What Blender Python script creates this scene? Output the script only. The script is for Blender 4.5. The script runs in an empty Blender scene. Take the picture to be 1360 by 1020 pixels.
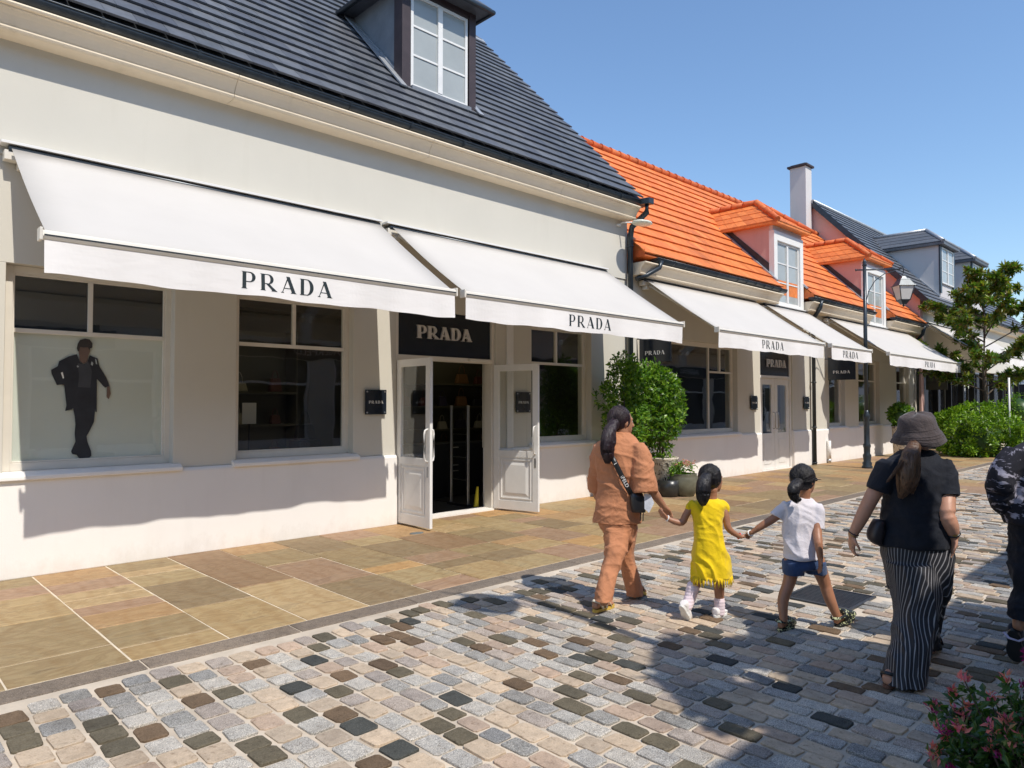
import bpy, bmesh, math, random
from mathutils import Vector, Matrix, noise
R = random.Random(7)
V = Vector
scene = bpy.context.scene
COL = scene.collection

# ------------------------------------------------------------------ camera, sky, sun
YAW = math.radians(45.889); PITCH = math.radians(1.584); EYE = 1.65; FPX = 940.0
cam_data = bpy.data.cameras.new("camera"); cam = bpy.data.objects.new("camera", cam_data); COL.objects.link(cam)
cam_data.sensor_width = 36; cam_data.lens = 36 * FPX / 1360
cam_data.clip_start = 0.05; cam_data.clip_end = 3000
FWD = V((math.cos(YAW) * math.cos(PITCH), math.sin(YAW) * math.cos(PITCH), math.sin(PITCH)))
RGT = V((math.sin(YAW), -math.cos(YAW), 0)); UPV = RGT.cross(FWD)
cam.matrix_world = Matrix(((RGT.x, UPV.x, -FWD.x, 0), (RGT.y, UPV.y, -FWD.y, 0), (RGT.z, UPV.z, -FWD.z, EYE), (0, 0, 0, 1)))
scene.camera = cam
SUN_DIR = V((0.187, 1.703, -2.316)).normalized()       # direction the light travels
world = bpy.data.worlds.new("World"); scene.world = world; world.use_nodes = True
wn = world.node_tree; bg = wn.nodes["Background"]; sky = wn.nodes.new("ShaderNodeTexSky")
sky.sky_type = 'NISHITA'; sky.sun_disc = False
sky.sun_elevation = math.asin(-SUN_DIR.z); sky.sun_rotation = math.atan2(-SUN_DIR.x, -SUN_DIR.y)
sky.altitude = 0; sky.air_density = 1.25; sky.dust_density = 0.4; sky.ozone_density = 6
wn.links.new(sky.outputs[0], bg.inputs[0]); bg.inputs[1].default_value = 0.15
sd = bpy.data.lights.new("sun", 'SUN'); sd.energy = 3.75; sd.angle = math.radians(0.5); sd.color = (1.0, 0.945, 0.86)
so = bpy.data.objects.new("sun", sd); COL.objects.link(so); so.rotation_euler = SUN_DIR.to_track_quat('-Z', 'Y').to_euler()
vs = scene.view_settings; vs.view_transform = 'Standard'; vs.look = 'None'; vs.gamma = 1; vs.use_curve_mapping = False
vs.exposure = 0.27

# ------------------------------------------------------------------ object helpers
ORG = {}
def tag(o, label=None, cat=None, group=None, kind=None):
    if label: o['label'] = label
    if cat: o['category'] = cat
    if group: o['group'] = group
    if kind: o['kind'] = kind
    return o
def link(name, data, org, parent=None):
    o = bpy.data.objects.new(name, data); COL.objects.link(o)
    org = V(org)
    if parent is not None:
        o.parent = parent; o.location = org - ORG[parent.name]
    else: o.location = org
    ORG[o.name] = org
    return o
def thing(name, loc, label, cat, group=None, kind=None):
    return tag(link(name, None, loc), label, cat, group, kind)

class MB:
    def __init__(s): s.v = []; s.f = []; s.m = []; s.sm = []
    def add(s, vs_, fs, m=0, smooth=False):
        b = len(s.v); s.v += [tuple(p) for p in vs_]
        for f in fs: s.f.append(tuple(b + i for i in f)); s.m.append(m); s.sm.append(smooth)
        return s
    def box(s, x0, x1, y0, y1, z0, z1, m=0):
        return s.add([(x0,y0,z0),(x1,y0,z0),(x1,y1,z0),(x0,y1,z0),(x0,y0,z1),(x1,y0,z1),(x1,y1,z1),(x0,y1,z1)],
              [(0,3,2,1),(4,5,6,7),(0,1,5,4),(1,2,6,5),(2,3,7,6),(3,0,4,7)], m)
    def prism(s, poly, d, m=0):
        """closed polygon (3d pts) extruded by vector d"""
        d = V(d); p = [V(q) for q in poly]; n = len(p)
        return s.add(p + [q + d for q in p], [tuple(range(n))[::-1], tuple(range(n, 2*n))] + [(i, (i+1) % n, n + (i+1) % n, n + i) for i in range(n)], m)
    def profx(s, prof, x0, x1, m=0, smooth=False):
        """profile of (y,z) swept from x0 to x1"""
        n = len(prof)
        return s.add([(x0, y, z) for y, z in prof] + [(x1, y, z) for y, z in prof],
            [tuple(range(n))[::-1], tuple(range(n, 2*n))] + [(i, (i+1) % n, n + (i+1) % n, n + i) for i in range(n)], m, smooth)
    def tube(s, pts, r, n=10, m=0, cap=True, smooth=True):
        pts = [V(p) for p in pts]; rr = r if isinstance(r, (list, tuple)) else [r]*len(pts)
        b = len(s.v); up = V((0,0,1))
        for i, p in enumerate(pts):
            t = (pts[min(i+1, len(pts)-1)] - pts[max(i-1, 0)]).normalized()
            a = t.cross(up)
            if a.length < 1e-3: a = t.cross(V((1,0,0)))
            a.normalize(); c = t.cross(a)
            for k in range(n):
                th = 2*math.pi*k/n
                s.v.append(tuple(p + (a*math.cos(th) + c*math.sin(th))*rr[i]))
        for i in range(len(pts)-1):
            for k in range(n):
                s.f.append((b+i*n+k, b+i*n+(k+1) % n, b+(i+1)*n+(k+1) % n, b+(i+1)*n+k)); s.m.append(m); s.sm.append(smooth)
        if cap:
            s.f.append(tuple(b+k for k in range(n))[::-1]); s.m.append(m); s.sm.append(False)
            e = b+(len(pts)-1)*n; s.f.append(tuple(e+k for k in range(n))); s.m.append(m); s.sm.append(False)
        return s
    def lathe(s, c, prof, n=20, m=0, smooth=True, sx=1, sy=1):
        """profile of (r,z) about a vertical axis"""
        b = len(s.v); c = V(c)
        for r, z in prof:
            for k in range(n):
                th = 2*math.pi*k/n; s.v.append((c.x + r*sx*math.cos(th), c.y + r*sy*math.sin(th), c.z + z))
        for i in range(len(prof)-1):
            for k in range(n):
                s.f.append((b+i*n+k, b+i*n+(k+1) % n, b+(i+1)*n+(k+1) % n, b+(i+1)*n+k)); s.m.append(m); s.sm.append(smooth)
        s.f.append(tuple(b+k for k in range(n))[::-1]); s.m.append(m); s.sm.append(False)
        e = b+(len(prof)-1)*n; s.f.append(tuple(e+k for k in range(n))); s.m.append(m); s.sm.append(False)
        return s
    def mesh(s, name, mats, org=(0,0,0)):
        me = bpy.data.meshes.new(name); o = V(org)
        me.from_pydata([(x-o.x, y-o.y, z-o.z) for x, y, z in s.v], [], s.f)
        for mt in (mats if isinstance(mats, (list, tuple)) else [mats]): me.materials.append(mt)
        me.polygons.foreach_set('material_index', s.m); me.polygons.foreach_set('use_smooth', s.sm)
        me.update(); return me
    def build(s, name, mats, parent=None, org=None, bevel=0, fix=True):
        if org is None: org = ORG[parent.name] if parent is not None else (0,0,0)
        me = s.mesh(name, mats, org)
        if fix:
            bm = bmesh.new(); bm.from_mesh(me); bmesh.ops.recalc_face_normals(bm, faces=bm.faces[:]); bm.to_mesh(me); bm.free()
        o = link(name, me, org, parent)
        if bevel:
            md = o.modifiers.new('bevel', 'BEVEL'); md.width = bevel; md.segments = 2; md.limit_method = 'ANGLE'
        return o
def bx(name, mats, parent, *a, bevel=0): return MB().box(*a).build(name, mats, parent, bevel=bevel)

# ------------------------------------------------------------------ materials
def newmat(name):
    m = bpy.data.materials.new(name); m.use_nodes = True; nt = m.node_tree
    return m, nt, nt.nodes["Principled BSDF"]
def N(nt, t, **k):
    n = nt.nodes.new(t)
    for a, b in k.items(): setattr(n, a, b)
    return n
def coords(nt, rnd=False, scale=(1,1,1)):
    g = N(nt, 'ShaderNodeNewGeometry'); mp = N(nt, 'ShaderNodeMapping'); mp.inputs['Scale'].default_value = scale
    nt.links.new(g.outputs['Position'], mp.inputs['Vector'])
    if rnd:
        oi = N(nt, 'ShaderNodeObjectInfo'); mul = N(nt, 'ShaderNodeMath', operation='MULTIPLY'); mul.inputs[1].default_value = 37.
        nt.links.new(oi.outputs['Random'], mul.inputs[0])
        cb = N(nt, 'ShaderNodeCombineXYZ'); nt.links.new(mul.outputs[0], cb.inputs[0]); nt.links.new(mul.outputs[0], cb.inputs[1])
        nt.links.new(cb.outputs[0], mp.inputs['Location'])
    return mp.outputs[0]
def ramp(nt, fac, stops, interp='LINEAR'):
    r = N(nt, 'ShaderNodeValToRGB'); r.color_ramp.interpolation = interp
    e = r.color_ramp.elements
    while len(e) < len(stops): e.new(0.5)
    for i, (p, c) in enumerate(stops): e[i].position = p; e[i].color = (*c, 1)
    nt.links.new(fac, r.inputs[0]); return r.outputs[0]
def noise_n(nt, vec, scale, detail=4, rough=0.55, dist=0):
    n = N(nt, 'ShaderNodeTexNoise'); n.inputs['Scale'].default_value = scale; n.inputs['Detail'].default_value = detail
    n.inputs['Roughness'].default_value = rough; n.inputs['Distortion'].default_value = dist
    nt.links.new(vec, n.inputs['Vector']); return n.outputs[0]
def bump(nt, b, h, strength, dist):
    bp = N(nt, 'ShaderNodeBump'); bp.inputs['Strength'].default_value = strength; bp.inputs['Distance'].default_value = dist
    nt.links.new(h, bp.inputs['Height']); nt.links.new(bp.outputs[0], b.inputs['Normal']); return bp
def mixc(nt, fac, a, b, mode='MIX'):
    m = N(nt, 'ShaderNodeMix', data_type='RGBA', blend_type=mode)
    for v, i in ((fac, 0), (a, 6), (b, 7)):
        if isinstance(v, (int, float)): m.inputs[i].default_value = v
        elif isinstance(v, tuple): m.inputs[i].default_value = (*v, 1)
        else: nt.links.new(v, m.inputs[i])
    return m.outputs[2]
def sc(c, k): return tuple(min(1, x*k) for x in c)
def pbr(name, col, rough=0.7, var=0.08, scale=3, bs=40, bd=0.002, bstr=0.5, metal=0, spec=0.5, stretch=(1,1,1), col2=None, rnd=False):
    m, nt, b = newmat(name); vec = coords(nt, rnd, stretch)
    n = noise_n(nt, vec, scale, 6, 0.6)
    c = ramp(nt, n, [(0.3, sc(col, 1-var)), (0.7, col2 or sc(col, 1+var))])
    nt.links.new(c, b.inputs['Base Color'])
    b.inputs['Roughness'].default_value = rough; b.inputs['Metallic'].default_value = metal
    b.inputs['Specular IOR Level'].default_value = spec
    if bd:
        n2 = noise_n(nt, vec, bs, 3); bump(nt, b, n2, bstr, bd)
    return m

M = {}
def stucco(name, col, dirt=0.12):
    m, nt, b = newmat(name); vec = coords(nt)
    n = noise_n(nt, vec, 1.1, 6, 0.6); n3 = noise_n(nt, coords(nt, scale=(3, 3, .35)), 1.5, 5)
    c = ramp(nt, n, [(0.25, sc(col, 1-dirt*.6)), (0.75, sc(col, 1+.03))])
    st = ramp(nt, n3, [(0.55, (1,1,1)), (0.85, (1-dirt, 1-dirt*1.1, 1-dirt*1.3))])
    nt.links.new(mixc(nt, 1.0, c, st, 'MULTIPLY'), b.inputs['Base Color'])
    b.inputs['Roughness'].default_value = 0.85; b.inputs['Specular IOR Level'].default_value = .25
    bump(nt, b, noise_n(nt, vec, 120, 3), .35, .003); return m
M['wall'] = stucco('cream render', (.60,.57,.495), .05)
def splash(m):
    nt = m.node_tree; b = nt.nodes["Principled BSDF"]; src = b.inputs['Base Color'].links[0].from_socket
    g = N(nt, 'ShaderNodeNewGeometry'); sx = N(nt, 'ShaderNodeSeparateXYZ'); nt.links.new(g.outputs['Position'], sx.inputs[0])
    nz = noise_n(nt, coords(nt, scale=(1,1,.6)), 9, 6, .7); a_ = N(nt, 'ShaderNodeMath', operation='MULTIPLY_ADD'); a_.inputs[1].default_value = -.55; nt.links.new(nz, a_.inputs[0]); nt.links.new(sx.outputs[2], a_.inputs[2])
    f = ramp(nt, a_.outputs[0], [(0, (.0,.0,.0)), (.02, (1,1,1))]); mr = N(nt, 'ShaderNodeMapRange'); mr.inputs[1].default_value = -.28; mr.inputs[2].default_value = -.10; mr.inputs[3].default_value = .22; mr.inputs[4].default_value = 0
    nt.links.new(a_.outputs[0], mr.inputs[0]); nt.links.new(mixc(nt, mr.outputs[0], src, (.50,.42,.33)), b.inputs['Base Color']); return m
M['plinth'] = stucco('white plinth render', (.83,.795,.75), .05); splash(M['plinth'])
M['cornice'] = stucco('cream stone cornice', (.84,.71,.53), .15)
M['pink'] = stucco('pink render', (.62,.40,.35))
M['greyren'] = stucco('pale grey render', (.62,.59,.57), .06)
M['lintel'] = stucco('white painted surround', (.78,.77,.73), .06)
M['white'] = pbr('white painted timber', (.76,.74,.70), .42, .04, 6, 60, .0006, .4)
M['creamp'] = pbr('cream painted frame', (.70,.655,.57), .45, .04, 6, 60, .0006, .4)
M['gutter'] = pbr('dark grey coated metal', (.035,.045,.055), .33, .25, 7, 30, .001, .3, metal=.3)
M['zinc'] = pbr('weathered zinc flashing', (.42,.43,.44), .45, .15, 8, 30, .002, .6, metal=.5)
M['navy'] = pbr('navy lacquer panel', (.012,.017,.026), .2, .1, 3, 0, 0)
M['black'] = pbr('black metal', (.012,.014,.016), .4, .15, 9, 60, .0006)
M['chrome'] = pbr('polished steel', (.72,.69,.65), .3, .1, 25, 0, 0, metal=.45)
M['steel'] = pbr('brushed steel', (.5,.5,.5), .35, .05, 6, 0, 0, metal=1)
M['ink'] = pbr('dark green black print', (.012,.022,.026), .7, .1, 3, 0, 0)
M['brownpost'] = pbr('dark brown boards', (.045,.03,.033), .6, .2, 5, 60, .001)
M['leadgrey'] = pbr('lead grey sheet', (.20,.215,.235), .5, .15, 4, 20, .002)
M['canvas_t'] = None
def fabric_mat(name, col, trans=.28, rough=.85, bs=900):
    m, nt, b = newmat(name); vec = coords(nt)
    n = noise_n(nt, vec, 1.3, 4); nt.links.new(ramp(nt, n, [(.3, sc(col, .95)), (.7, col)]), b.inputs['Base Color'])
    b.inputs['Roughness'].default_value = rough; b.inputs['Specular IOR Level'].default_value = .15
    bump(nt, b, noise_n(nt, coords(nt, scale=(.6,2,2)), 3.0, 3), .35, .02)
    t = N(nt, 'ShaderNodeBsdfTranslucent'); t.inputs[0].default_value = (*col, 1)
    mx = N(nt, 'ShaderNodeMixShader'); mx.inputs[0].default_value = trans
    nt.links.new(b.outputs[0], mx.inputs[1]); nt.links.new(t.outputs[0], mx.inputs[2])
    nt.links.new(mx.outputs[0], nt.nodes['Material Output'].inputs[0]); return m
M['canvas'] = fabric_mat('awning cloth toned down for sun', (.57,.54,.50), .03)  # same cloth as the valance, colour lowered where the sun strikes fully
M['valance'] = fabric_mat('awning cloth lifted for glancing sun', (.84,.805,.77), .03)  # same cloth as the canopy, colour raised to offset its weaker sunlight
# glass: clear pane with mirror-like coat
m, nt, b = newmat('window glass')
tr = N(nt, 'ShaderNodeBsdfTransparent'); tr.inputs[0].default_value = (.92,.94,.93,1)
gl = N(nt, 'ShaderNodeBsdfGlossy'); gl.inputs['Roughness'].default_value = .015; gl.inputs[0].default_value = (.95,.97,1,1)
fr = N(nt, 'ShaderNodeFresnel'); fr.inputs[0].default_value = 1.55
ad = N(nt, 'ShaderNodeMath', operation='MULTIPLY_ADD'); ad.inputs[1].default_value = 1.5; ad.inputs[2].default_value = .01
gg = N(nt, 'ShaderNodeNewGeometry'); inv = N(nt, 'ShaderNodeMath', operation='SUBTRACT'); inv.inputs[0].default_value = 1; nt.links.new(gg.outputs['Backfacing'], inv.inputs[1])
mu_ = N(nt, 'ShaderNodeMath', operation='MULTIPLY'); nt.links.new(fr.outputs[0], mu_.inputs[0]); nt.links.new(inv.outputs[0], mu_.inputs[1]); nt.links.new(mu_.outputs[0], ad.inputs[0])
gv = noise_n(nt, coords(nt), 1.2, 2); bpn = N(nt, 'ShaderNodeBump'); bpn.inputs['Strength'].default_value = .12; bpn.inputs['Distance'].default_value = .02
nt.links.new(gv, bpn.inputs['Height']); nt.links.new(bpn.outputs[0], gl.inputs['Normal'])
mx = N(nt, 'ShaderNodeMixShader'); nt.links.new(ad.outputs[0], mx.inputs[0])
nt.links.new(tr.outputs[0], mx.inputs[1]); nt.links.new(gl.outputs[0], mx.inputs[2]); nt.links.new(mx.outputs[0], nt.nodes['Material Output'].inputs[0])
M['glass'] = m
M['darkglass'] = pbr('dark window pane', (.02,.022,.026), .04, .1, 2, 0, 0)
M['greypane'] = pbr('blinded window pane', (.38,.40,.385), .08, .1, 1.2, 0, 0)
M['frost'] = pbr('grey window film', (.86,.84,.76), .3, .05, 1.2, 0, 0)
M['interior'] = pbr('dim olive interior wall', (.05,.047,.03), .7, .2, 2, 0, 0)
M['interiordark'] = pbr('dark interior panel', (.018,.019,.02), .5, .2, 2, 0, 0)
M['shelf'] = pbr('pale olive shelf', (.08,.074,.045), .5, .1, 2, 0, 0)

def slate_mat(name, cols, rough=.5, bsc=30):
    m, nt, b = newmat(name); g = N(nt, 'ShaderNodeNewGeometry'); vec = coords(nt)
    oi = N(nt, 'ShaderNodeObjectInfo'); ad = N(nt, 'ShaderNodeMath', operation='ADD'); fr_ = N(nt, 'ShaderNodeMath', operation='FRACT')
    nt.links.new(oi.outputs['Random'], ad.inputs[0]); nt.links.new(g.outputs['Random Per Island'], ad.inputs[1]); nt.links.new(ad.outputs[0], fr_.inputs[0])
    k = len(cols); c = ramp(nt, fr_.outputs[0], [(i/(k-1), cc) for i, cc in enumerate(cols)])
    n = noise_n(nt, vec, 9, 6, .65)
    c2 = mixc(nt, 1.0, c, ramp(nt, n, [(.3, (.78,.78,.78)), (.7, (1.14,1.14,1.14))]), 'MULTIPLY')
    c2 = mixc(nt, 1.0, c2, ramp(nt, noise_n(nt, coords(nt, scale=(1,.5,.5)), .9, 6, .65), [(.35, (.80,.82,.82)), (.5, (1,1,1)), (.7, (1.08,1.05,1.02))]), 'MULTIPLY')
    nt.links.new(c2, b.inputs['Base Color']); b.inputs['Roughness'].default_value = rough
    bump(nt, b, noise_n(nt, vec, bsc, 5, .6), .6, .004); return m
M['slate'] = slate_mat('blue grey slate', [(.105,.112,.128),(.075,.08,.095),(.14,.147,.16),(.095,.102,.115),(.12,.123,.132)])
M['tile'] = slate_mat('orange clay tile', [(.74,.20,.038),(.60,.145,.028),(.80,.24,.055),(.68,.165,.03),(.76,.22,.05)], .6)
M['tileridge'] = slate_mat('orange clay ridge tile', [(.66,.15,.03),(.58,.11,.022),(.70,.19,.05)], .65)

# stones of the street
def granite(name, base, dark, light, sc_=190):
    m, nt, b = newmat(name); vec = coords(nt)
    oi = N(nt, 'ShaderNodeObjectInfo'); g = N(nt, 'ShaderNodeNewGeometry')
    ad = N(nt, 'ShaderNodeMath', operation='ADD'); fr_ = N(nt, 'ShaderNodeMath', operation='FRACT')
    nt.links.new(oi.outputs['Random'], ad.inputs[0]); nt.links.new(g.outputs['Random Per Island'], ad.inputs[1]); nt.links.new(ad.outputs[0], fr_.inputs[0])
    sp = noise_n(nt, vec, sc_, 2, .7)
    c = ramp(nt, sp, [(.36, dark), (.47, base), (.56, base), (.66, light)])
    big = ramp(nt, noise_n(nt, vec, 14, 5, .6), [(.3, (.84,.84,.84)), (.7, (1.1,1.1,1.1))])
    tint = ramp(nt, fr_.outputs[0], [(0, (.88,.88,.89)), (.35, (1.1,1.08,1.04)), (.7, (1.28,1.23,1.16)), (1, (1.0,.97,.93))])
    wear = ramp(nt, noise_n(nt, coords(nt), 1.7, 7, .68, .5), [(.30, (.74,.72,.70)), (.46, (1,1,1)), (.62, (1.1,1.08,1.05))])
    grit = ramp(nt, noise_n(nt, coords(nt), 31, 5, .75), [(.34, (.66,.62,.58)), (.44, (1,1,1)), (.72, (1.06,1.05,1.03))])
    cc = mixc(nt, 1., mixc(nt, 1., c, big, 'MULTIPLY'), tint, 'MULTIPLY'); cc = mixc(nt, 1., mixc(nt, 1., cc, wear, 'MULTIPLY'), grit, 'MULTIPLY')
    nt.links.new(mixc(nt, 1., cc, (1.09,1.06,1.01), 'MULTIPLY'), b.inputs['Base Color'])
    b.inputs['Roughness'].default_value = .85; b.inputs['Specular IOR Level'].default_value = .22
    bump(nt, b, noise_n(nt, vec, 55, 6, .7), .9, .008); return m
COB = [granite('light grey granite', (.36,.355,.345), (.15,.15,.155), (.62,.61,.59)),
       granite('blue grey granite', (.235,.238,.24), (.09,.093,.098), (.45,.455,.46)),
       granite('dark olive sandstone', (.105,.095,.072), (.08,.07,.052), (.13,.12,.095), 120),
       granite('brown sandstone', (.125,.09,.062), (.095,.067,.045), (.165,.12,.085), 120),
       granite('beige sandstone', (.40,.335,.27), (.36,.30,.24), (.45,.385,.315), 120),
       granite('pinkish sandstone', (.36,.285,.235), (.31,.245,.20), (.41,.33,.28), 120),
       granite('charcoal basalt', (.055,.06,.06), (.035,.04,.04), (.09,.095,.095), 200),
       granite('mauve granite', (.30,.27,.255), (.15,.138,.135), (.46,.42,.40))]
COBW = [25, 13, 9, 6, 21, 13, 4, 9]
m, nt, b = newmat('sandstone flag')
oi = N(nt, 'ShaderNodeObjectInfo'); vec = coords(nt, True)
basec = ramp(nt, oi.outputs['Random'], [(0,(.43,.315,.20)),(.12,(.28,.235,.17)),(.25,(.42,.345,.225)),(.37,(.35,.265,.215)),(.48,(.50,.35,.195)),(.57,(.33,.28,.19)),(.67,(.39,.29,.24)),(.77,(.40,.345,.235)),(.86,(.30,.225,.165)),(.93,(.47,.39,.27)),(1,(.34,.25,.19))], 'CONSTANT')
n1 = noise_n(nt, coords(nt, True, (1.2,3.2,1)), 1.6, 8, .62, 1.6)
v1 = ramp(nt, n1, [(.28,(.62,.54,.46)),(.40,(.95,.92,.88)),(.47,(1.12,1.08,1.0)),(.53,(.86,.78,.68)),(.60,(1.05,1.0,.92)),(.75,(1.2,1.15,1.08))])
wv = N(nt, 'ShaderNodeTexWave'); wv.inputs['Scale'].default_value = 1.1; wv.inputs['Distortion'].default_value = 9; wv.inputs['Detail'].default_value = 4; wv.inputs['Detail Scale'].default_value = .8
nt.links.new(vec, wv.inputs['Vector'])
v2 = ramp(nt, wv.outputs[1], [(0,(.93,.89,.84)),(.22,(1,1,1)),(.8,(1.02,1.01,1)),(1,(.97,.97,.95))])
nt.links.new(mixc(nt, 1., mixc(nt, 1., mixc(nt, 1., basec, v1, 'MULTIPLY'), v2, 'MULTIPLY'), (.86,.765,.61), 'MULTIPLY'), b.inputs['Base Color'])
b.inputs['Roughness'].default_value = .62; bump(nt, b, noise_n(nt, vec, 22, 6, .65), .55, .006); M['flag'] = m
M['kerb'] = granite('pinkish grey kerb granite', (.175,.148,.125), (.10,.09,.08), (.27,.23,.20), 180)
M['mortar'] = pbr('pale sandy mortar', (.58,.485,.375), .95, .32, 2.2, 90, .004, .9, col2=(.66,.56,.44))
M['mortar2'] = pbr('cream mortar', (.66,.56,.42), .95, .15, 5, 90, .003, .8)

# ------------------------------------------------------------------ ground
def dist_cam(p): return (V(p) - cam.location if False else V(p) - V((0,0,EYE))).length
def in_frame(p, mx=90):
    d = V(p) - V((0,0,EYE)); z = d.dot(FWD)
    if z < .3: return False
    u = 680 + 940*d.dot(RGT)/z; v = 510 - 940*d.dot(UPV)/z
    return -mx < u < 1360+mx and -mx < v < 1020+mx
def struct(o): o['kind'] = 'structure'; return o
def sheet(name, x0, x1, y0, y1, z, mt):
    return struct(MB().add([(x0,y0,z),(x1,y0,z),(x1,y1,z),(x0,y1,z)], [(0,1,2,3)]).build(name, mt))
m, nt, b = newmat('distant paving'); vec = coords(nt)
br = N(nt, 'ShaderNodeTexBrick'); br.inputs['Scale'].default_value = 4; br.inputs['Color1'].default_value = (.30,.28,.26,1); br.inputs['Color2'].default_value = (.20,.19,.18,1); br.inputs['Mortar'].default_value = (.48,.41,.32,1)
nt.links.new(vec, br.inputs['Vector']); nt.links.new(mixc(nt, .35, br.outputs[0], ramp(nt, noise_n(nt, vec, .7, 5), [(.3,(.2,.18,.16)),(.7,(.42,.38,.33))])), b.inputs['Base Color'])
b.inputs['Roughness'].default_value = .8; M['far_paving'] = m
sheet('ground', -1200, 1200, -1200, 1200, -.03, M['far_paving'])
street = sheet('street', -6, 44, -6, 4.772, -.003, M['mortar'])
pave = sheet('pavement', -6, 44, 4.985, 8.3, -.001, M['mortar2'])

def stone_mesh(name, mt, r, w, l, h=.02, n=8, jit=.10, dome=.35):
    """low domed sett: rounded rectangle, bevelled rim, closed base (38 triangles)"""
    pts = []
    for sx, sy in ((1,1),(-1,1),(-1,-1),(1,-1)):
        cxx, cyy = sx*w/2*(1 + r.uniform(-jit, jit*.2)), sy*l/2*(1 + r.uniform(-jit, jit*.2))
        cut = r.uniform(.05, .14)*min(w, l)
        a = (cxx - sx*cut, cyy); b2 = (cxx, cyy - sy*cut)
        pts += [b2, a] if sx*sy > 0 else [a, b2]
    mb = MB(); vv = []
    for k, (s, z) in enumerate(((.90, h), (.985, h-.0028), (1.0, -.01))):
        for x, y in pts: vv.append((x*s, y*s, z + (r.uniform(-.0012, .0012) if k == 0 else 0)))
    fs = [tuple(range(8))]
    for k in range(2):
        for i in range(8): fs.append((k*8+i, (k+1)*8+i, (k+1)*8+(i+1) % 8, k*8+(i+1) % 8))
    mb.add(vv, fs, 0, False); me = mb.mesh(name, mt)
    bm = bmesh.new(); bm.from_mesh(me); bmesh.ops.recalc_face_normals(bm, faces=bm.faces[:])
    if bm.faces and max(bm.faces, key=lambda f: f.calc_center_median().z).normal.z < 0: bmesh.ops.reverse_faces(bm, faces=bm.faces[:])
    bm.to_mesh(me); bm.free(); return me
rr = random.Random(11)
variants = [[stone_mesh('cobblestone', COB[k], rr, 1, 1, jit=.085) for _ in range(5)] for k in range(len(COB))]
GRATE = (5.88, 6.45, 2.2, 2.76)
cobs = []
x = .35
while x < 31:
    w = rr.uniform(.135, .165) if x < 2.1 else rr.uniform(.122, .142) if x < 3 else rr.uniform(.106, .128)
    y = 4.735 - rr.uniform(0, .12); drift = rr.uniform(-.004, .004)
    while y > -1.2 - (0 if x < 6 else 0):
        l = rr.uniform(.15, .205) if x < 2.5 else rr.uniform(.155, .235)
        cxx, cyy = x + w/2, y - l/2
        ok = in_frame((cxx, cyy, 0), 160)
        if GRATE[0]-.06 < cxx < GRATE[1]+.06 and GRATE[2]-.08 < cyy < GRATE[3]+.08: ok = False
        if 15.1 < cxx < 17.75: ok = False
        if ok:
            cobs.append((dist_cam((cxx, cyy, 0)), cxx + rr.uniform(-.004,.004), cyy, w - (rr.uniform(.008,.017) if x < 3 else rr.uniform(.006,.013)), l - rr.uniform(.007,.015), rr.uniform(-.05,.05), rr.choices(range(8), COBW)[0], rr.randrange(5), rr.uniform(-.004,.003)))
        y -= l
    x += w + rr.uniform(0, .006)
cobs.sort()
rest = []
for i, (d, cx_, cy_, w, l, rz, k, vi, dz) in enumerate(cobs):
    tilt = (rr.uniform(-.02,.02), rr.uniform(-.02,.02))
    if i < 300:
        o = bpy.data.objects.new('cobblestone', variants[k][vi]); COL.objects.link(o); o.parent = street
        o.location = V((cx_, cy_, -.011+dz)); o.rotation_euler = (*tilt, rz); o.scale = (w, l, 1)
    else: rest.append((cx_, cy_, w, l, rz, k, vi, dz, tilt))
mb = MB()
for cx_, cy_, w, l, rz, k, vi, dz, tilt in rest:
    me = variants[k][vi]; mt = Matrix.Translation((cx_, cy_, -.011+dz)) @ Matrix.Rotation(rz, 4, 'Z') @ Matrix.Rotation(tilt[0], 4, 'X') @ Matrix.Diagonal((w, l, 1, 1))
    mb.add([mt @ vtx.co for vtx in me.vertices], [tuple(p.vertices) for p in me.polygons], k)
o = mb.build('cobblestones', COB, street, fix=False); o['kind'] = 'stuff'

# kerb stones
x = -.6; kerb = sheet('kerb', -6, 44, 4.7725, 4.9845, -.004, M['mortar'])
while x < 34:
    l = rr.uniform(.85, 1.15)
    if not 15.1 < x+l/2 < 17.6 or True:
        o = MB().box(x+.006, x+l-.006, 4.775, 4.975, -.02, .004).build('kerb_stone', M['kerb'], kerb, bevel=.006)
    x += l
# sandstone flags: columns across the pavement with courses of uneven length
def flag(x0, x1, y0, y1, parent):
    g = .0065; r = rr; j = lambda: r.uniform(-.003, .003); t = r.uniform(-.002, .003)
    v1 = [(x0+g+j(), y0+g+j()), (x1-g+j(), y0+g+j()), (x1-g+j(), y1-g+j()), (x0+g+j(), y1-g+j())]
    c = ((x0+x1)/2, (y0+y1)/2); inset = lambda p, d: (p[0] + (d if p[0] < c[0] else -d), p[1] + (d if p[1] < c[1] else -d))
    mb = MB(); mb.add([(*inset(p, .004), t+.004) for p in v1] + [(*p, t) for p in v1] + [(*p, -.02) for p in v1],
        [(0,1,2,3)] + [(k*4+i, (k+1)*4+i, (k+1)*4+(i+1) % 4, k*4+(i+1) % 4) for k in range(2) for i in range(4)])
    mb.build('flagstone', M['flag'], parent, org=(c[0], c[1], 0))
xs = [-.55, .12, .78, 1.445, 2.07, 2.66, 3.22, 3.85, 4.45, 5.06]
while xs[-1] < 31: xs.append(xs[-1] + rr.choice([.56,.60,.64,.68]))
fixed = {3: [8.09, 7.46, 6.98, 6.40, 6.05, 5.66, 4.985], 5: [8.09, 7.62, 7.39, 6.9, 5.93, 4.985], 6: [8.09, 6.27, 4.985], 7: [8.09,7.6,6.9,5.87,4.985], 4: [8.09,7.83,7.64,6.9,5.94,5.5,4.985]}
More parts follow.
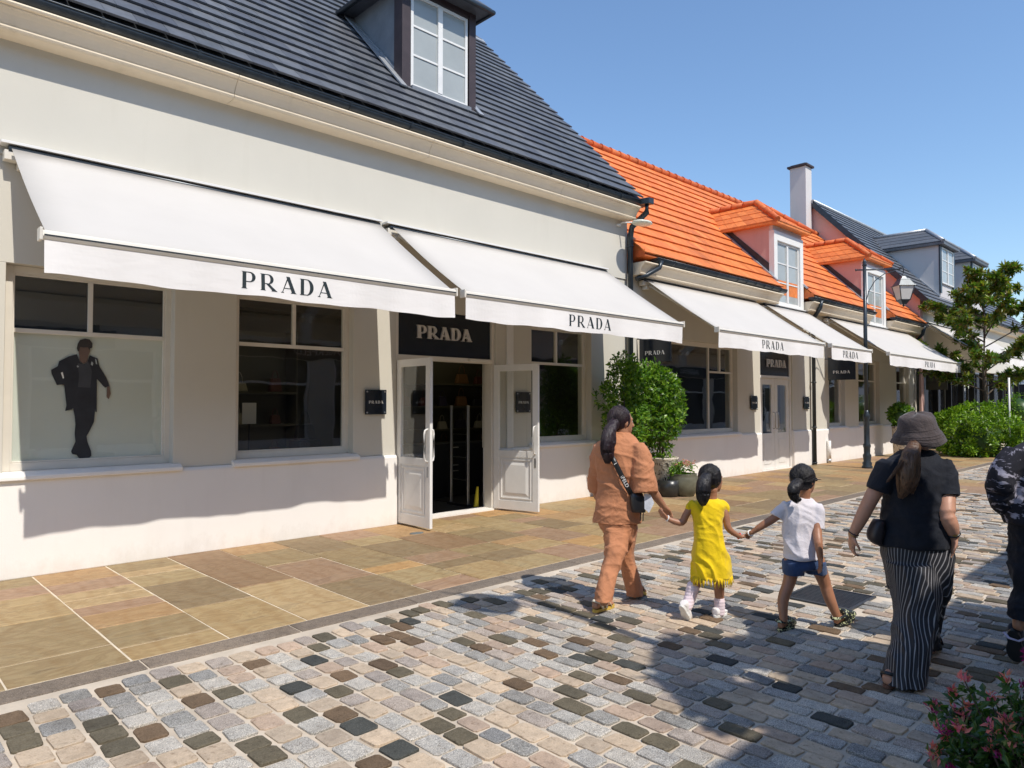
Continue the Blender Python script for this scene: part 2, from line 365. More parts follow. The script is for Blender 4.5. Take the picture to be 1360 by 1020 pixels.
for i in range(len(xs)-1):
    if xs[i] > 30.5: break
    ys = fixed.get(i+1) if i+1 in fixed and i+1 >= 5 else None
    if ys is None:
        ys = [8.09]
        while ys[-1] > 4.985:
            ys.append(ys[-1] - rr.choice([.28,.42,.56,.56,.70,.84,.98]))
            if ys[-1] < 5.25: ys[-1] = 4.985
    for a, c in zip(ys[:-1], ys[1:]):
        if in_frame(((xs[i]+xs[i+1])/2, (a+c)/2, 0), 220): flag(xs[i], xs[i+1], c, a, pave)
crossing = sheet('crossing', 15.08, 17.78, -2, 4.765, -.0005, M['mortar2'])
for xa, xb in ((15.12,15.8),(15.8,16.45),(16.45,17.1),(17.1,17.74)):
    y = 4.76
    while y > .9:
        l = rr.choice([.45,.6,.75,.9]); flag(xa, xb, y-l, y, crossing); y -= l
# small oval inspection cover beside the open door and the iron street grate
cov = MB(); cov.lathe((5.42, 7.33, 0), [(.10,-.004),(.10,.0085),(.085,.0105),(.0,.0105)], 24, sy=.62)
tag(cov.build('inspection_cover', pbr('grey cast cover', (.13,.14,.135), .6, .1), org=(5.42,7.33,0)), 'small oval grey inspection cover set in the paving by the open shop door', 'drain cover')
gx0, gx1, gy0, gy1 = GRATE
gr = thing('drain_grate', ((gx0+gx1)/2, (gy0+gy1)/2, 0), 'square black cast iron drain grate set in the cobbles behind the child in denim shorts', 'drain grate')
bx('pit_dark_sheet', M['interiordark'], gr, gx0, gx1, gy0, gy1, -.0022, -.0012)  # flat black sheet stands in for the shade of an open pit
fr_ = MB(); t = .025
fr_.box(gx0, gx1, gy0, gy0+t, -.0010, .012).box(gx0, gx1, gy1-t, gy1, -.0010, .012).box(gx0, gx0+t, gy0+t, gy1-t, -.0010, .012).box(gx1-t, gx1, gy0+t, gy1-t, -.0010, .012)
fr_.build('grate_frame', M['gutter'], gr)
for i in range(15):
    xx = gx0+t+.012+i*(gx1-gx0-2*t-.01)/15
    bx('grate_bar', M['gutter'], gr, xx, xx+.018, gy0+t, gy1-t, -.0009, .009)
mbb = MB()
for i in range(11):
    yy = gy0+t+.025+i*(gy1-gy0-2*t-.02)/11; mbb.box(gx0+t, gx1-t, yy, yy+.012, -.0008, .006)
mbb.build('cross_bars', M['gutter'], gr)

# ------------------------------------------------------------------ lettering
def arc(cx_, cy_, rx, ry, a0, a1, n=14): return [(cx_+rx*math.cos(math.radians(a0+(a1-a0)*i/n)), cy_+ry*math.sin(math.radians(a0+(a1-a0)*i/n))) for i in range(n+1)]
def band(o, i): return [[o[k], o[k+1], i[k+1], i[k]] for k in range(len(o)-1)]
def glyph(c, bold=False):
    q = []
    if bold: return glyph_bold(c)
    if c in 'PRD':
        q += [[(.05,.03),(.27,.03),(.27,.97),(.05,.97)], [(-.02,0),(.34,0),(.27,.05),(.05,.05)], [(-.02,1),(.05,.96),(.27,.96),(.30,1)]]
    if c in 'PR':
        q += [[(.27,.955),(.27,1),(.48,1),(.48,.955)], [(.27,.40),(.27,.445),(.48,.445),(.48,.40)]]
        q += band(arc(.48,.70,.34,.30,90,-90), arc(.48,.70,.14,.255,90,-90))
    if c == 'P': w = .86
    if c == 'R': q += [[(.36,.41),(.56,.41),(1.0,.04),(.74,.04)], [(.72,.045),(1.0,.045),(1.06,0),(.68,0)]]; w = 1.04
    if c == 'D':
        q += [[(.27,.955),(.27,1),(.46,1),(.46,.955)], [(.27,0),(.27,.045),(.46,.045),(.46,0)]]
        q += band(arc(.46,.5,.46,.5,90,-90,18), arc(.46,.5,.22,.455,90,-90,18)); w = .96
    if c == 'A':
        q += [[(.34,1),(.56,1),(.94,.04),(.70,.04)], [(.40,.90),(.44,.80),(.12,.03),(.07,.03)], [(.22,.30),(.64,.30),(.66,.255),(.20,.255)],
              [(-.02,0),(.20,0),(.14,.045),(.05,.045)], [(.62,0),(1.02,0),(.95,.045),(.68,.045)]]; w = 1.0
    return q, w
def glyph_bold(c):
    q = []; S = .36
    if c in 'PRD':
        q += [[(.05,.05),(S,.05),(S,.95),(.05,.95)], [(-.03,0),(S+.08,0),(S+.02,.08),(.03,.08)], [(-.03,1),(.03,.92),(S,.92),(S+.02,1)]]
    if c in 'PR':
        q += [[(S,.90),(S,1),(.52,1),(.52,.90)], [(S,.36),(S,.46),(.52,.46),(.52,.36)]]
        q += band(arc(.52,.68,.38,.32,90,-90), arc(.52,.68,.10,.22,90,-90))
    if c == 'P': w = .92
    if c == 'R': q += [[(.40,.40),(.62,.40),(1.08,.07),(.74,.07)], [(.72,.08),(1.08,.08),(1.14,0),(.68,0)]]; w = 1.10
    if c == 'D':
        q += [[(S,.90),(S,1),(.50,1),(.50,.90)], [(S,0),(S,.10),(.50,.10),(.50,0)]]
        q += band(arc(.50,.5,.50,.5,90,-90,18), arc(.50,.5,.16,.40,90,-90,18)); w = 1.02
    if c == 'A':
        q += [[(.30,1),(.62,1),(1.02,.06),(.66,.06)], [(.36,.94),(.46,.76),(.26,.05),(.10,.05)], [(.26,.36),(.70,.36),(.74,.25),(.22,.25)],
              [(-.03,0),(.34,0),(.27,.08),(.05,.08)], [(.58,0),(1.12,0),(1.05,.08),(.62,.08)]]; w = 1.08
    return q, w
def prada(mb, org, ux, uz, nrm, size, thick, m=0, gap=.22, bold=False):
    """letters P R A D A; org = lower left, ux/uz unit axes, nrm outward"""
    org, ux, uz, nrm = V(org), V(ux), V(uz), V(nrm); x = 0; k = 0
    for c in 'PRADA':
        q, w = glyph(c, bold)
        for poly in q:
            k += 1; off = nrm*(thick + .00025*(k % 7))
            mb.prism([org + ux*((x+px)*size) + uz*(py*size) for px, py in poly], off, m)
        x += w + gap
    return (x-gap)*size
PRADA_W = sum(glyph(c)[1] for c in 'PRADA')
def text_mesh(body, mt, size, name, parent, loc, rot, extrude=.002, sx=1, align='CENTER', org=None):
    cu = bpy.data.curves.new('t', 'FONT'); cu.body = body; cu.size = size; cu.extrude = extrude; cu.align_x = align; cu.align_y = 'CENTER'; cu.resolution_u = 3
    to = bpy.data.objects.new('t', cu); COL.objects.link(to)
    me = bpy.data.meshes.new_from_object(to.evaluated_get(bpy.context.evaluated_depsgraph_get())); COL.objects.unlink(to); bpy.data.objects.remove(to)
    me.transform(Matrix.Diagonal((sx, 1, 1, 1))); me.materials.clear(); me.materials.append(mt)
    me.transform(rot.to_4x4()); o = link(name, me, loc, parent); return o
FACE = Matrix(((1,0,0),(0,0,-1),(0,1,0)))          # text plane -> facade facing -y

# ------------------------------------------------------------------ building helpers
def view_point(u, v, y):
    """where the sight line measured at picture position (u,v) meets the plane y"""
    d = FWD + RGT*((u-680)/940) - UPV*((v-510)/940); t = y/d.y
    return V((0,0,EYE)) + d*t
def window(bld, x0, x1, z0, z1, y=8.22, fw=.075, cols=(), transom=None, upper=(), frame='creamp', glass='glass', sill=True, name='window', dep=.07):
    """frame with mullions as one mesh; every pane is a child of the frame"""
    mb = MB(); mb.box(x0, x0+fw, y, y+dep, z0, z1).box(x1-fw, x1, y, y+dep, z0, z1).box(x0+fw, x1-fw, y, y+dep, z0, z0+fw).box(x0+fw, x1-fw, y, y+dep, z1-fw, z1)
    # inner rebate
    ib = .018; xi0, xi1, zi0, zi1 = x0+fw, x1-fw, z0+fw, z1-fw
    mb.box(xi0, xi0+ib, y+.014, y+dep-.004, zi0, zi1).box(xi1-ib, xi1, y+.014, y+dep-.004, zi0, zi1).box(xi0+ib, xi1-ib, y+.014, y+dep-.004, zi0, zi0+ib).box(xi0+ib, xi1-ib, y+.014, y+dep-.004, zi1-ib, zi1)
    mw = .022; cells = []
    ztop = transom if transom else zi1
    cs = [xi0] + [c for c in cols] + [xi1]
    for c in cols: mb.box(c-mw, c+mw, y+.01, y+dep-.01, zi0+ib, ztop - (mw if transom else ib))
    for a, b2 in zip(cs[:-1], cs[1:]): cells.append((a, b2, zi0, ztop))
    if transom:
        mb.box(xi0+ib, xi1-ib, y+.008, y+dep-.008, transom-mw, transom+mw)
        us = [xi0] + list(upper) + [xi1]
        for c in upper: mb.box(c-mw, c+mw, y+.01, y+dep-.01, transom+mw, zi1-ib)
        for a, b2 in zip(us[:-1], us[1:]): cells.append((a, b2, transom, zi1))
    w = mb.build(name, M[frame], bld, org=((x0+x1)/2, y, z0), bevel=.004)
    if glass:
        for a, b2, c, d in cells: bx('pane', M[glass], w, a+.002, b2-.002, y+.034, y+.040, c+.002, d-.002)
    if sill:
        s = MB(); s.profx([(y-.05, z0-.055), (y-.05, z0-.02), (y, z0-.004), (y+dep, z0-.004), (y+dep, z0-.055)], x0+.01, x1-.01)
        s.profx([(y-.085, z0-.10), (y-.085, z0-.075), (y-.05, z0-.057), (y+dep, z0-.057), (y+dep, z0-.10)], x0-.01, x1+.01)
        s.build('sill', M[frame], w, bevel=.003)
    return w
def box_tile(name, mt, w, l, t, n=1):
    mb = MB(); mb.add([(-w/2,0,0),(w/2,0,0),(w/2,l,0),(-w/2,l,0),(-w/2,0,t),(w/2,0,t),(w/2,l,t*.3),(-w/2,l,t*.3)],
        [(0,3,2,1),(4,5,6,7),(0,1,5,4),(1,2,6,5),(2,3,7,6),(3,0,4,7)]); return mb.mesh(name, mt)
def tiled_roof(roof, mt, x0, x1, y0, z0, k, y1, tw, ex, th, name, limit, skip=None, seed=3, gap=.004, over=1.25):
    """overlapping tiles laid in courses up a slope; the nearest ones are parts, the rest one joined part"""
    r = random.Random(seed); a = math.atan(k); n = int((y1-y0)/math.cos(a)/ex)+1
    tiles = []
    for j in range(n):
        s = j*ex; yy = y0 + s*math.cos(a); zz = z0 + s*math.sin(a)
        x = x0 + (tw/2 if j % 2 else 0) + tw/2
        x -= tw/2 if j % 2 else 0
        xx = x0
        first = tw/2 if j % 2 else tw
        while xx < x1 - .01:
            w = first if xx == x0 else tw
            w = min(w, x1-xx)
            c = xx + w/2
            if w > .03 and not (skip and skip(c, yy)): tiles.append((dist_cam((c, yy, zz)), c, yy, zz, w, r.uniform(-.003,.003), r.uniform(-.006,.006), in_frame((c, yy, zz), 60)))
            xx += w
    tiles.sort(key=lambda t: (not t[7], t[0]))
    me = box_tile(name, mt, 1, ex*over, th); mb = MB(); tv = [V(v_.co) for v_ in me.vertices]; tf = [tuple(p.vertices) for p in me.polygons]
    for i, (d, c, yy, zz, w, j1, j2, vis) in enumerate(tiles):
        rx = a - th/ex*.75 + j1
        if i < limit and vis:
            o = bpy.data.objects.new(name, me); COL.objects.link(o); o.parent = roof
            o.location = V((c, yy, zz+.002)) - ORG[roof.name]; o.rotation_euler = (rx, 0, j2*.4); o.scale = (w-gap, 1, 1)
        else:
            mt_ = Matrix.Translation((c, yy, zz+.002)) @ Matrix.Rotation(rx, 4, 'X') @ Matrix.Diagonal((w-gap, 1, 1, 1))
            mb.add([mt_ @ v_ for v_ in tv], tf)
    if mb.v: mb.build(name+'s', mt, roof, fix=False)['kind'] = 'stuff'
def gutter(bld, x0, x1, y, z, r=.075, step=.95):
    prof = [(y + r*math.cos(t), z + r*math.sin(t)) for t in [math.pi + math.pi*i/10 for i in range(11)]] + [(y+r*.9, z), ]
    outer = [(y + r*math.cos(math.pi+math.pi*i/10), z + r*math.sin(math.pi+math.pi*i/10)) for i in range(11)]
    inner = [(y + (r-.006)*math.cos(2*math.pi-math.pi*i/10), z + (r-.006)*math.sin(2*math.pi-math.pi*i/10)+.002) for i in range(11)]
    mb = MB(); mb.profx(outer + inner, x0, x1, 0, True)
    mb.tube([(x0, y-r, z), (x1, y-r, z)], .009, 8)
    g = mb.build('gutter', M['gutter'], bld)
    cap = MB()
    for xe in (x0, x1-.008): cap.prism([(xe, yy, zz) for yy, zz in outer], (.008,0,0))
    cap.build('gutter_end', M['gutter'], g)
    x = x0 + step*.4
    while x < x1:
        o2 = [(y + (r+.006)*math.cos(math.pi+math.pi*i/8), z + (r+.006)*math.sin(math.pi+math.pi*i/8)) for i in range(9)]
        i2 = [(y + (r+.0005)*math.cos(2*math.pi-math.pi*i/8), z + (r+.0005)*math.sin(2*math.pi-math.pi*i/8)) for i in range(9)]
        mb = MB(); mb.profx(o2+i2, x-.017, x+.017); mb.box(x-.012, x+.012, y-r-.012, y+r*.95, z+.008, z+.014); mb.build('gutter_bracket', M['gutter'], g); x += step
    return g
def cornice(bld, x0, x1, yw, z0, z1, proj, joints=2.6, seed=1):
    """cove moulding from the wall out to the gutter, in lengths with open joints"""
    h = z1-z0; Y = lambda q: yw-q*proj/.37
    pr = [(yw+.02, z0), (Y(.225), z0), (Y(.24), z0+h*.05), (Y(.25), z0+h*.12), (Y(.25), z0+h*.18), (Y(.235), z0+h*.21), (Y(.245), z0+h*.27), (Y(.262), z0+h*.42), (Y(.285), z0+h*.58), (Y(.318), z0+h*.74),
          (Y(.332), z0+h*.78), (Y(.335), z0+h*.84), (Y(.36), z0+h*.86), (Y(.37), z0+h*.93), (Y(.365), z1), (yw+.02, z1)]
    c = MB().profx([(yw+.03, z0+.01), (yw+.005, z0+.01), (yw+.005, z1-.01), (yw+.03, z1-.01)], x0, x1).build('cornice', M['cornice'], bld)
    x = x0
    while x < x1-.01:
        e = min(x+joints, x1); e = x1 if x1-e < .6 else e
        MB().profx(pr, x+.003, e-.003).build('cornice_length', M['cornice'], c); x = e
    return c
def downpipe(bld, pts, r=.05, clips=()):
    mb = MB(); mb.tube(pts, r, 14); p = mb.build('downpipe', M['gutter'], bld)
    for (x, y, z) in clips: MB().lathe((x, y, z), [(r+.002,0),(r+.012,.004),(r+.012,.03),(r+.002,.034)], 14).build('pipe_collar', M['gutter'], p)
    return p

# ------------------------------------------------------------------ grey slate shop
W = 8.10
b1 = thing('shop_building', (3.5, W, 0), 'large cream rendered shop building with dark slate roof and open white doors', 'building')
SOL = lambda name, mt, *a, **k: bx(name, M[mt], b1, *a, **k)
def plinth(bld, x0, x1, h=.95):
    mb = MB(); mb.profx([(W-.045, 0), (W-.045, h-.03), (W-.02, h), (W+.3, h), (W+.3, 0)], x0, x1); mb.build('plinth', M['plinth'], bld, bevel=.01)
plinth(b1, -5, 5.63); plinth(b1, 7.50, 9.829)
MB().profx([(W-.10, 0), (W-.10, .92), (W-.07, .95), (W+.3, .95), (W+.3, 0)], 9.831, 10.88).build('plinth', M['plinth'], b1, bevel=.01)
for a, c in ((1.02, 2.80), (3.36, 5.02), (8.22, 9.9)):
    MB().profx([(W-.085, .925), (W-.085, .965), (W-.02, .995), (W+.12, 1.0), (W+.12, .925)], a, c).build('stone_sill', M['plinth'], b1, bevel=.008)
for a, c in ((-5, 1.20), (2.72, 3.41), (4.96, 5.63), (7.50, 8.30), (9.83, 10.88)):
    MB().box(a, c, W, W+.32, .951, 2.985).build('pilaster', M['wall'], b1, bevel=.006)
MB().box(-5, 10.88, W, W+.32, 2.987, 4.0).build('lintel_wall', M['wall'], b1)
MB().box(-5, 10.88, W-.02, W+.32, 4.003, 5.25).build('upper_wall', M['wall'], b1)
MB().box(7.72, 7.86, W-.03, W, .952, 2.985).build('pilaster_strip', M['white'], b1, bevel=.004)
MB().box(10.88, 10.9, W+.02, 16, 0, 5.3).build('side_wall', M['wall'], b1)
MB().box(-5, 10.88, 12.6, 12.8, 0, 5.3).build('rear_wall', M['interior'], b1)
w1 = window(b1, 1.20, 2.74, 1.0, 2.985, cols=(), transom=2.36, upper=(1.94,))
w2 = window(b1, 3.40, 4.975, 1.0, 2.985, transom=2.36, upper=(4.19,))
w3 = window(b1, 8.29, 9.845, 1.0, 2.985, transom=2.33, upper=(9.05,))
# backing film, dark upper panels and the printed figure of the first window
bx('grey_film', M['frost'], w1, 1.275, 2.665, 8.264, 8.268, 1.075, 2.36)
bx('dark_panel', M['navy'], w1, 1.275, 1.935, 8.264, 8.268, 2.36, 2.91); bx('dark_panel', M['navy'], w1, 1.945, 2.665, 8.264, 8.268, 2.36, 2.91)
def pz(x, y, k=5.67): return 60 + x/k, 440 + y/k
def figure(polys):
    mb = MB(); i = 0
    for mi, pl in polys:
        i += 1; y = 8.252 - i*.0006
        mb.prism([tuple(view_point(*pz(*p), y)) for p in pl], (0, .0004, 0), mi)
    return mb
skin = pbr('printed skin', (.15,.095,.07), .6, .1, 3, 0, 0); cloth_a = pbr('printed black coat', (.018,.02,.026), .6, .35, 8, 0, 0); cloth_b = pbr('printed charcoal top', (.05,.053,.06), .6, .15, 8, 0, 0); hairp = pbr('printed hair', (.03,.024,.022), .6, .2, 9, 0, 0)
F = [(0,[(250,150),(262,225),(290,245),(315,228),(325,185),(340,150),(335,110),(255,110)]),
     (0,[(108,395),(112,380),(145,385),(150,412)]), (0,[(465,420),(485,410),(494,470),(478,512),(462,495)]),
     (1,[(205,560),(222,640),(228,700),(222,770),(228,830),(195,905),(205,925),(235,930),(265,968),(318,972),(348,935),(345,900),(318,830),(312,790),(340,740),(368,680),(376,600),(385,560)]),
     (1,[(240,172),(175,190),(105,225),(95,262),(44,290),(48,320),(88,405),(132,400),(140,400),(146,430),(160,560),(150,600),(205,588),(215,560),(380,560),(378,605),(388,610),(390,360),(450,425),(485,410),(462,350),(425,290),(408,262),(395,205),(335,180),(318,235),(290,248),(262,230)]),
     (4,[(118,312),(132,306),(142,350),(134,358)]),
     (2,[(245,240),(255,330),(248,420),(340,425),(352,300),(325,225),(300,250)]),
     (3,[(238,130),(245,95),(262,65),(300,55),(335,62),(356,90),(354,125),(340,128),(335,145),(322,120),(290,122),(262,118),(256,150),(246,152)]),
     (5,[(236,262),(244,256),(254,264),(246,274)]), (5,[(350,225),(362,240),(356,262),(344,248)]), (5,[(375,205),(386,215),(392,250),(382,245)])]
figure([(mi, pl) for mi, pl in F]).build('printed_figure', [skin, cloth_a, cloth_b, hairp, M['frost'], M['greypane']], w1, fix=False)
# doorway: frame, transom, fascia, threshold, two open leaves
DX0, DX1 = 5.63, 7.50
fr = MB(); fr.box(DX0, DX0+.06, W+.03, W+.2, 0, 2.985).box(DX1-.06, DX1, W+.03, W+.2, 0, 2.985).box(DX0+.06, DX1-.06, W+.03, W+.2, 2.27, 2.335).build('door_frame', M['creamp'], b1, bevel=.004)
bx('threshold', M['plinth'], b1, DX0+.06, DX1-.06, W-.03, W+.25, -.005, .03)
bx('door_mat', M['interiordark'], b1, DX0+.06, DX1-.06, W+.251, 12.59, -.005, .012)
def door_leaf(hx, hy, ex, ey, name='door'):
    """leaf from hinge (hx,hy) to free edge (ex,ey): stiles, rails, glazed top, raised panel below"""
    L = math.hypot(ex-hx, ey-hy); ang = math.atan2(ey-hy, ex-hx)
    T = Matrix.Translation((hx, hy, .03)) @ Matrix.Rotation(ang, 4, 'Z')
    def tb(mb): mb.v = [tuple(T @ V(p)) for p in mb.v]; return mb
    t = .022; H = 2.22
    mb = MB().box(0, .10, -t, t, 0, H).box(L-.10, L, -t, t, 0, H).box(.10, L-.10, -t, t, 0, .14).box(.10, L-.10, -t, t, H-.10, H).box(.10, L-.10, -t, t, .80, .90)
    d = tb(mb).build(name, M['white'], b1, org=(hx, hy, .03), bevel=.003)
    pn = MB().box(.10, L-.10, -t*.45, t*.45, .14, .80)
    for s in (-1, 1):
        a0, a1, c0, c1 = .17, L-.17, .21, .73; yy = s*t*.45
        pn.add([(a0,yy,c0),(a1,yy,c0),(a1,yy,c1),(a0,yy,c1),(a0+.05,yy+s*.012,c0+.05),(a1-.05,yy+s*.012,c0+.05),(a1-.05,yy+s*.012,c1-.05),(a0+.05,yy+s*.012,c1-.05)],
               [(0,1,5,4),(1,2,6,5),(2,3,7,6),(3,0,4,7),(4,5,6,7)])
        for (q0,q1,r0,r1) in ((.13,L-.13,.17,.185),(.13,L-.13,.755,.77),(.13,.145,.185,.755),(L-.145,L-.13,.185,.755)):
            pn.box(q0, q1, min(yy, yy+s*.011), max(yy, yy+s*.011), r0, r1)
    tb(pn).build('door_panel', M['white'], d)
    tb(MB().box(.10, L-.10, -.003, .003, .90, H-.10)).build('door_glass', M['glass'], d)
    for s in (-1, 1):
        pts = [(L-.05, s*t, .86), (L-.05, s*(t+.045), .88), (L-.05, s*(t+.055), .93), (L-.05, s*(t+.055), 1.22), (L-.05, s*(t+.045), 1.27), (L-.05, s*t, 1.29)]
        tb(MB().tube(pts, .012, 10)).build('door_handle', M['white'], d)
        tb(MB().box(L-.065, L-.035, min(s*t, s*(t+.004)), max(s*t, s*(t+.004)), .66, .80)).build('lock_plate', M['steel'], d)
    return d
door_leaf(5.665, 8.10, 5.645, 7.325); door_leaf(7.485, 8.12, 7.68, 7.345)
bx('door_closer', M['creamp'], b1, 6.95, 7.38, W-.02, W+.028, 2.285, 2.325, bevel=.004)

def letter_sign(x0, x1, y, z0, z1, base, text_x, text_z, size, label, thick=.028):
    s = thing('fascia_sign', ((x0+x1)/2, y, z0), label, 'sign')
    bx('panel', M['navy'], s, x0, x1, y, y+.03, z0, z1)
    mb = MB(); prada(mb, (text_x, y-.010, text_z), (1,0,0), (0,0,1), (0,-1,0), size, thick, gap=.08, bold=True); mb.build('raised_lettering', M['chrome'], s)
    return s
letter_sign(DX0+.06, DX1-.06, W+.07, 2.337, 2.985, None, 6.015, 2.585, .185, 'dark navy fascia panel with steel letters PRADA above the open white doors')
def plaque(x, z, s, label):
    p = thing('wall_plaque', (x, W, z), label, 'plaque')
    bx('plate', M['navy'], p, x-s/2, x+s/2, W-.045, W-.03, z-s/2, z+s/2, bevel=.002)
    for i in (-1, 1):
        for j in (-1, 1): MB().tube([(x+i*s*.42, W-.052, z+j*s*.42), (x+i*s*.42, W, z+j*s*.42)], .011, 10).build('stud', M['steel'], p)
    mb = MB(); wd = s*.68; size = wd/(PRADA_W+.88); prada(mb, (x-wd/2, W-.045, z-size/2), (1,0,0), (0,0,1), (0,-1,0), size, .002); mb.build('lettering', M['white'], p)
for x, lab in ((5.28, 'square navy wall plaque lettered PRADA on the pillar left of the open doors'), (8.07, 'square navy wall plaque lettered PRADA seen behind the right open door leaf'),
               (15.82, 'square navy wall plaque left of the closed white double doors'), (18.72, 'square navy wall plaque right of the closed white double doors by the downpipe')):
    plaque(x, 1.67, .33, lab)
# shop interior
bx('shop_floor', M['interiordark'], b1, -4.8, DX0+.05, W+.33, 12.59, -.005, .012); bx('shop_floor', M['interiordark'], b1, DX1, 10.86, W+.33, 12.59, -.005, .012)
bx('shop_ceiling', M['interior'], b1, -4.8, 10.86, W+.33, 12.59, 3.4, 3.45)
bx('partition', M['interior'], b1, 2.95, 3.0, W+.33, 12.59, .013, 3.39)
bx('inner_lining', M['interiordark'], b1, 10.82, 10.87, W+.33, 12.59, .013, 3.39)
bag_mats = [pbr('handbag leather %d' % i, c, .4, .1, 4, 0, 0) for i, c in enumerate(((.02,.02,.022),(.10,.03,.02),(.03,.025,.05),(.16,.08,.03),(.30,.27,.2)))]
def handbag(x, y, z, w, h, mt, lab):
    b = thing('handbag', (x, y, z), lab, 'handbag', 'handbags on the shop shelves')
    mb = MB(); mb.add([(x-w/2,y-.06,z),(x+w/2,y-.06,z),(x+w/2,y+.06,z),(x-w/2,y+.06,z),(x-w*.4,y-.03,z+h),(x+w*.4,y-.03,z+h),(x+w*.4,y+.03,z+h),(x-w*.4,y+.03,z+h)],
        [(0,3,2,1),(4,5,6,7),(0,1,5,4),(1,2,6,5),(2,3,7,6),(3,0,4,7)]); mb.build('bag_body', mt, b, bevel=.015)
    MB().tube([(x-w*.25, y, z+h)] + [(x - w*.25*math.cos(t), y, z+h+.6*w*math.sin(t)) for t in (.5,1.,1.57,2.1,2.6)] + [(x+w*.25, y, z+h)], .008, 6).build('bag_handle', mt, b)
names = ['black', 'dark red', 'navy', 'tan', 'pale']
def shelving(x0, x1, y, zs, lab, n, where):
    s = thing('shelf_unit', ((x0+x1)/2, y, 0), lab, 'shelves')
    bx('back_panel', M['shelf'], s, x0, x1, y+.26, y+.28, .013, 2.9)
    for z in zs: bx('shelf', M['shelf'], s, x0+.02, x1-.02, y-.14, y+.258, z-.035, z)
    for xx in (x0, x1-.02): bx('side_panel', M['shelf'], s, xx, xx+.02, y-.15, y+.258, .013, 2.9)
    for zi, z in enumerate(zs):
        for i in range(n):
            if rr.random() < .15: continue
            k = rr.randrange(5); xx = x0 + (i+.5)*(x1-x0)/n + rr.uniform(-.04,.04); w = rr.uniform(.18,.32)
            handbag(xx, y, z, w, rr.uniform(.14,.24), bag_mats[k], '%s handbag %s from left on the %s' % (names[k], ('first','second','third','fourth','fifth','sixth')[i], ('lowest shelf','second shelf','third shelf','top shelf')[zi] + where))
shelving(7.6, 10.4, 11.0, (.7, 1.15, 1.6, 2.05), 'olive display shelves of handbags deep inside the shop behind the doorway', 6, ' behind the open doorway')
shelving(3.3, 5.9, 11.6, (.75, 1.3, 1.85), 'olive display shelves of handbags behind the second shop window', 4, ' behind the second shop window')
cnt = thing('shop_counter', (8.1, 9.8, 0), 'low dark counter with steel drawer handles inside the doorway', 'counter')
bx('counter_body', M['interiordark'], cnt, 7.0, 8.9, 9.7, 10.2, .013, .95, bevel=.01)
for z in (.93, .62, .52): bx('drawer_handle', M['chrome'], cnt, 7.9, 8.06, 9.67, 9.699, z-.06, z-.045)
def gate(x, y, lab):
    g = thing('security_gate', (x, y, 0), lab, 'security gate')
    for yy in (y, y+.42): MB().box(x-.025, x+.025, yy-.02, yy+.02, .013, 1.62).build('upright', M['steel'], g, bevel=.008)
    bx('gate_panel', M['glass'], g, x-.004, x+.004, y+.021, y+.399, .2, 1.55)
    bx('base', M['interiordark'], g, x-.05, x+.05, y-.04, y+.46, .0125, .05)
    for z in (.42, .78, 1.15): bx('rail', M['steel'], g, x-.008, x+.008, y+.021, y+.399, z, z+.012)
gate(7.36, 8.6, 'grey anti-theft gate standing just inside the open doorway')
ws = thing('wet_floor_sign', (7.42, 8.5, 0), 'folded yellow floor sign leaning inside the right door jamb', 'floor sign')
MB().prism([(7.33,8.40,.03),(7.41,8.40,.03),(7.41,8.40,.34),(7.39,8.40,.34)], (0,.03,0)).build('board', pbr('yellow plastic', (.55,.45,.03), .5), ws)
for x, y, lab in ((4.05, 9.2, 'white price card on a stand behind the second window'),):
    t = thing('display_stand', (x, y, 0), 'thin black display stand holding a cream card behind the second window', 'display stand')
    MB().tube([(x,y,.013),(x,y,1.5)], .012, 8).build('pole', M['black'], t); bx('card', M['plinth'], t, x-.11, x+.08, y-.035, y-.03, 1.38, 1.66)
    MB().lathe((x,y,.013), [(.14,0),(.14,.012),(.02,.02)], 20).build('foot', M['black'], t)
def mannequin_bag(x, y, h, lab):
    t = thing('display_plinth', (x, y, 0), lab, 'display stand'); bx('column', M['interiordark'], t, x-.16, x+.16, y-.16, y+.16, .013, h, bevel=.005); return t
mannequin_bag(4.75, 9.0, 1.15, 'dark square display column behind the right half of the second window'); handbag(4.75, 9.0, 1.15, .3, .22, bag_mats[0], 'black handbag on the dark column behind the second window')
mannequin_bag(9.0, 9.1, 1.2, 'dark square display column behind the third shop window'); handbag(9.0, 9.1, 1.2, .3, .22, bag_mats[1], 'dark red handbag on the column behind the third shop window')
emi, nt, b = newmat('lamp glow'); b.inputs['Emission Color'].default_value = (1,.85,.6,1); b.inputs['Emission Strength'].default_value = 6
for i, (x, y) in enumerate(((3.9,9.6),(4.3,9.6),(4.7,9.6),(6.4,9.8),(7.2,9.8),(8.6,9.5),(8.9,9.5),(9.2,9.5))):
    l = thing('ceiling_spotlight', (x, y, 3.4), '%s warm ceiling spotlight from the left inside the slate roofed shop' % ('first','second','third','fourth','fifth','sixth','seventh','eighth')[i], 'ceiling light', 'ceiling spotlights in the shop')
    MB().lathe((x,y,3.37), [(.045,0),(.05,.0295)], 12).build('lamp_face', emi, l)
for x, y, e in ((4.6, 10.2, 3), (8.0, 10.0, 3.5)):
    ld = bpy.data.lights.new('ceiling_lamp', 'AREA'); ld.energy = e; ld.size = 1.6; ld.color = (1,.86,.55)
    lo = bpy.data.objects.new('ceiling_lamp', ld); COL.objects.link(lo); lo.location = (x, y, 3.34)

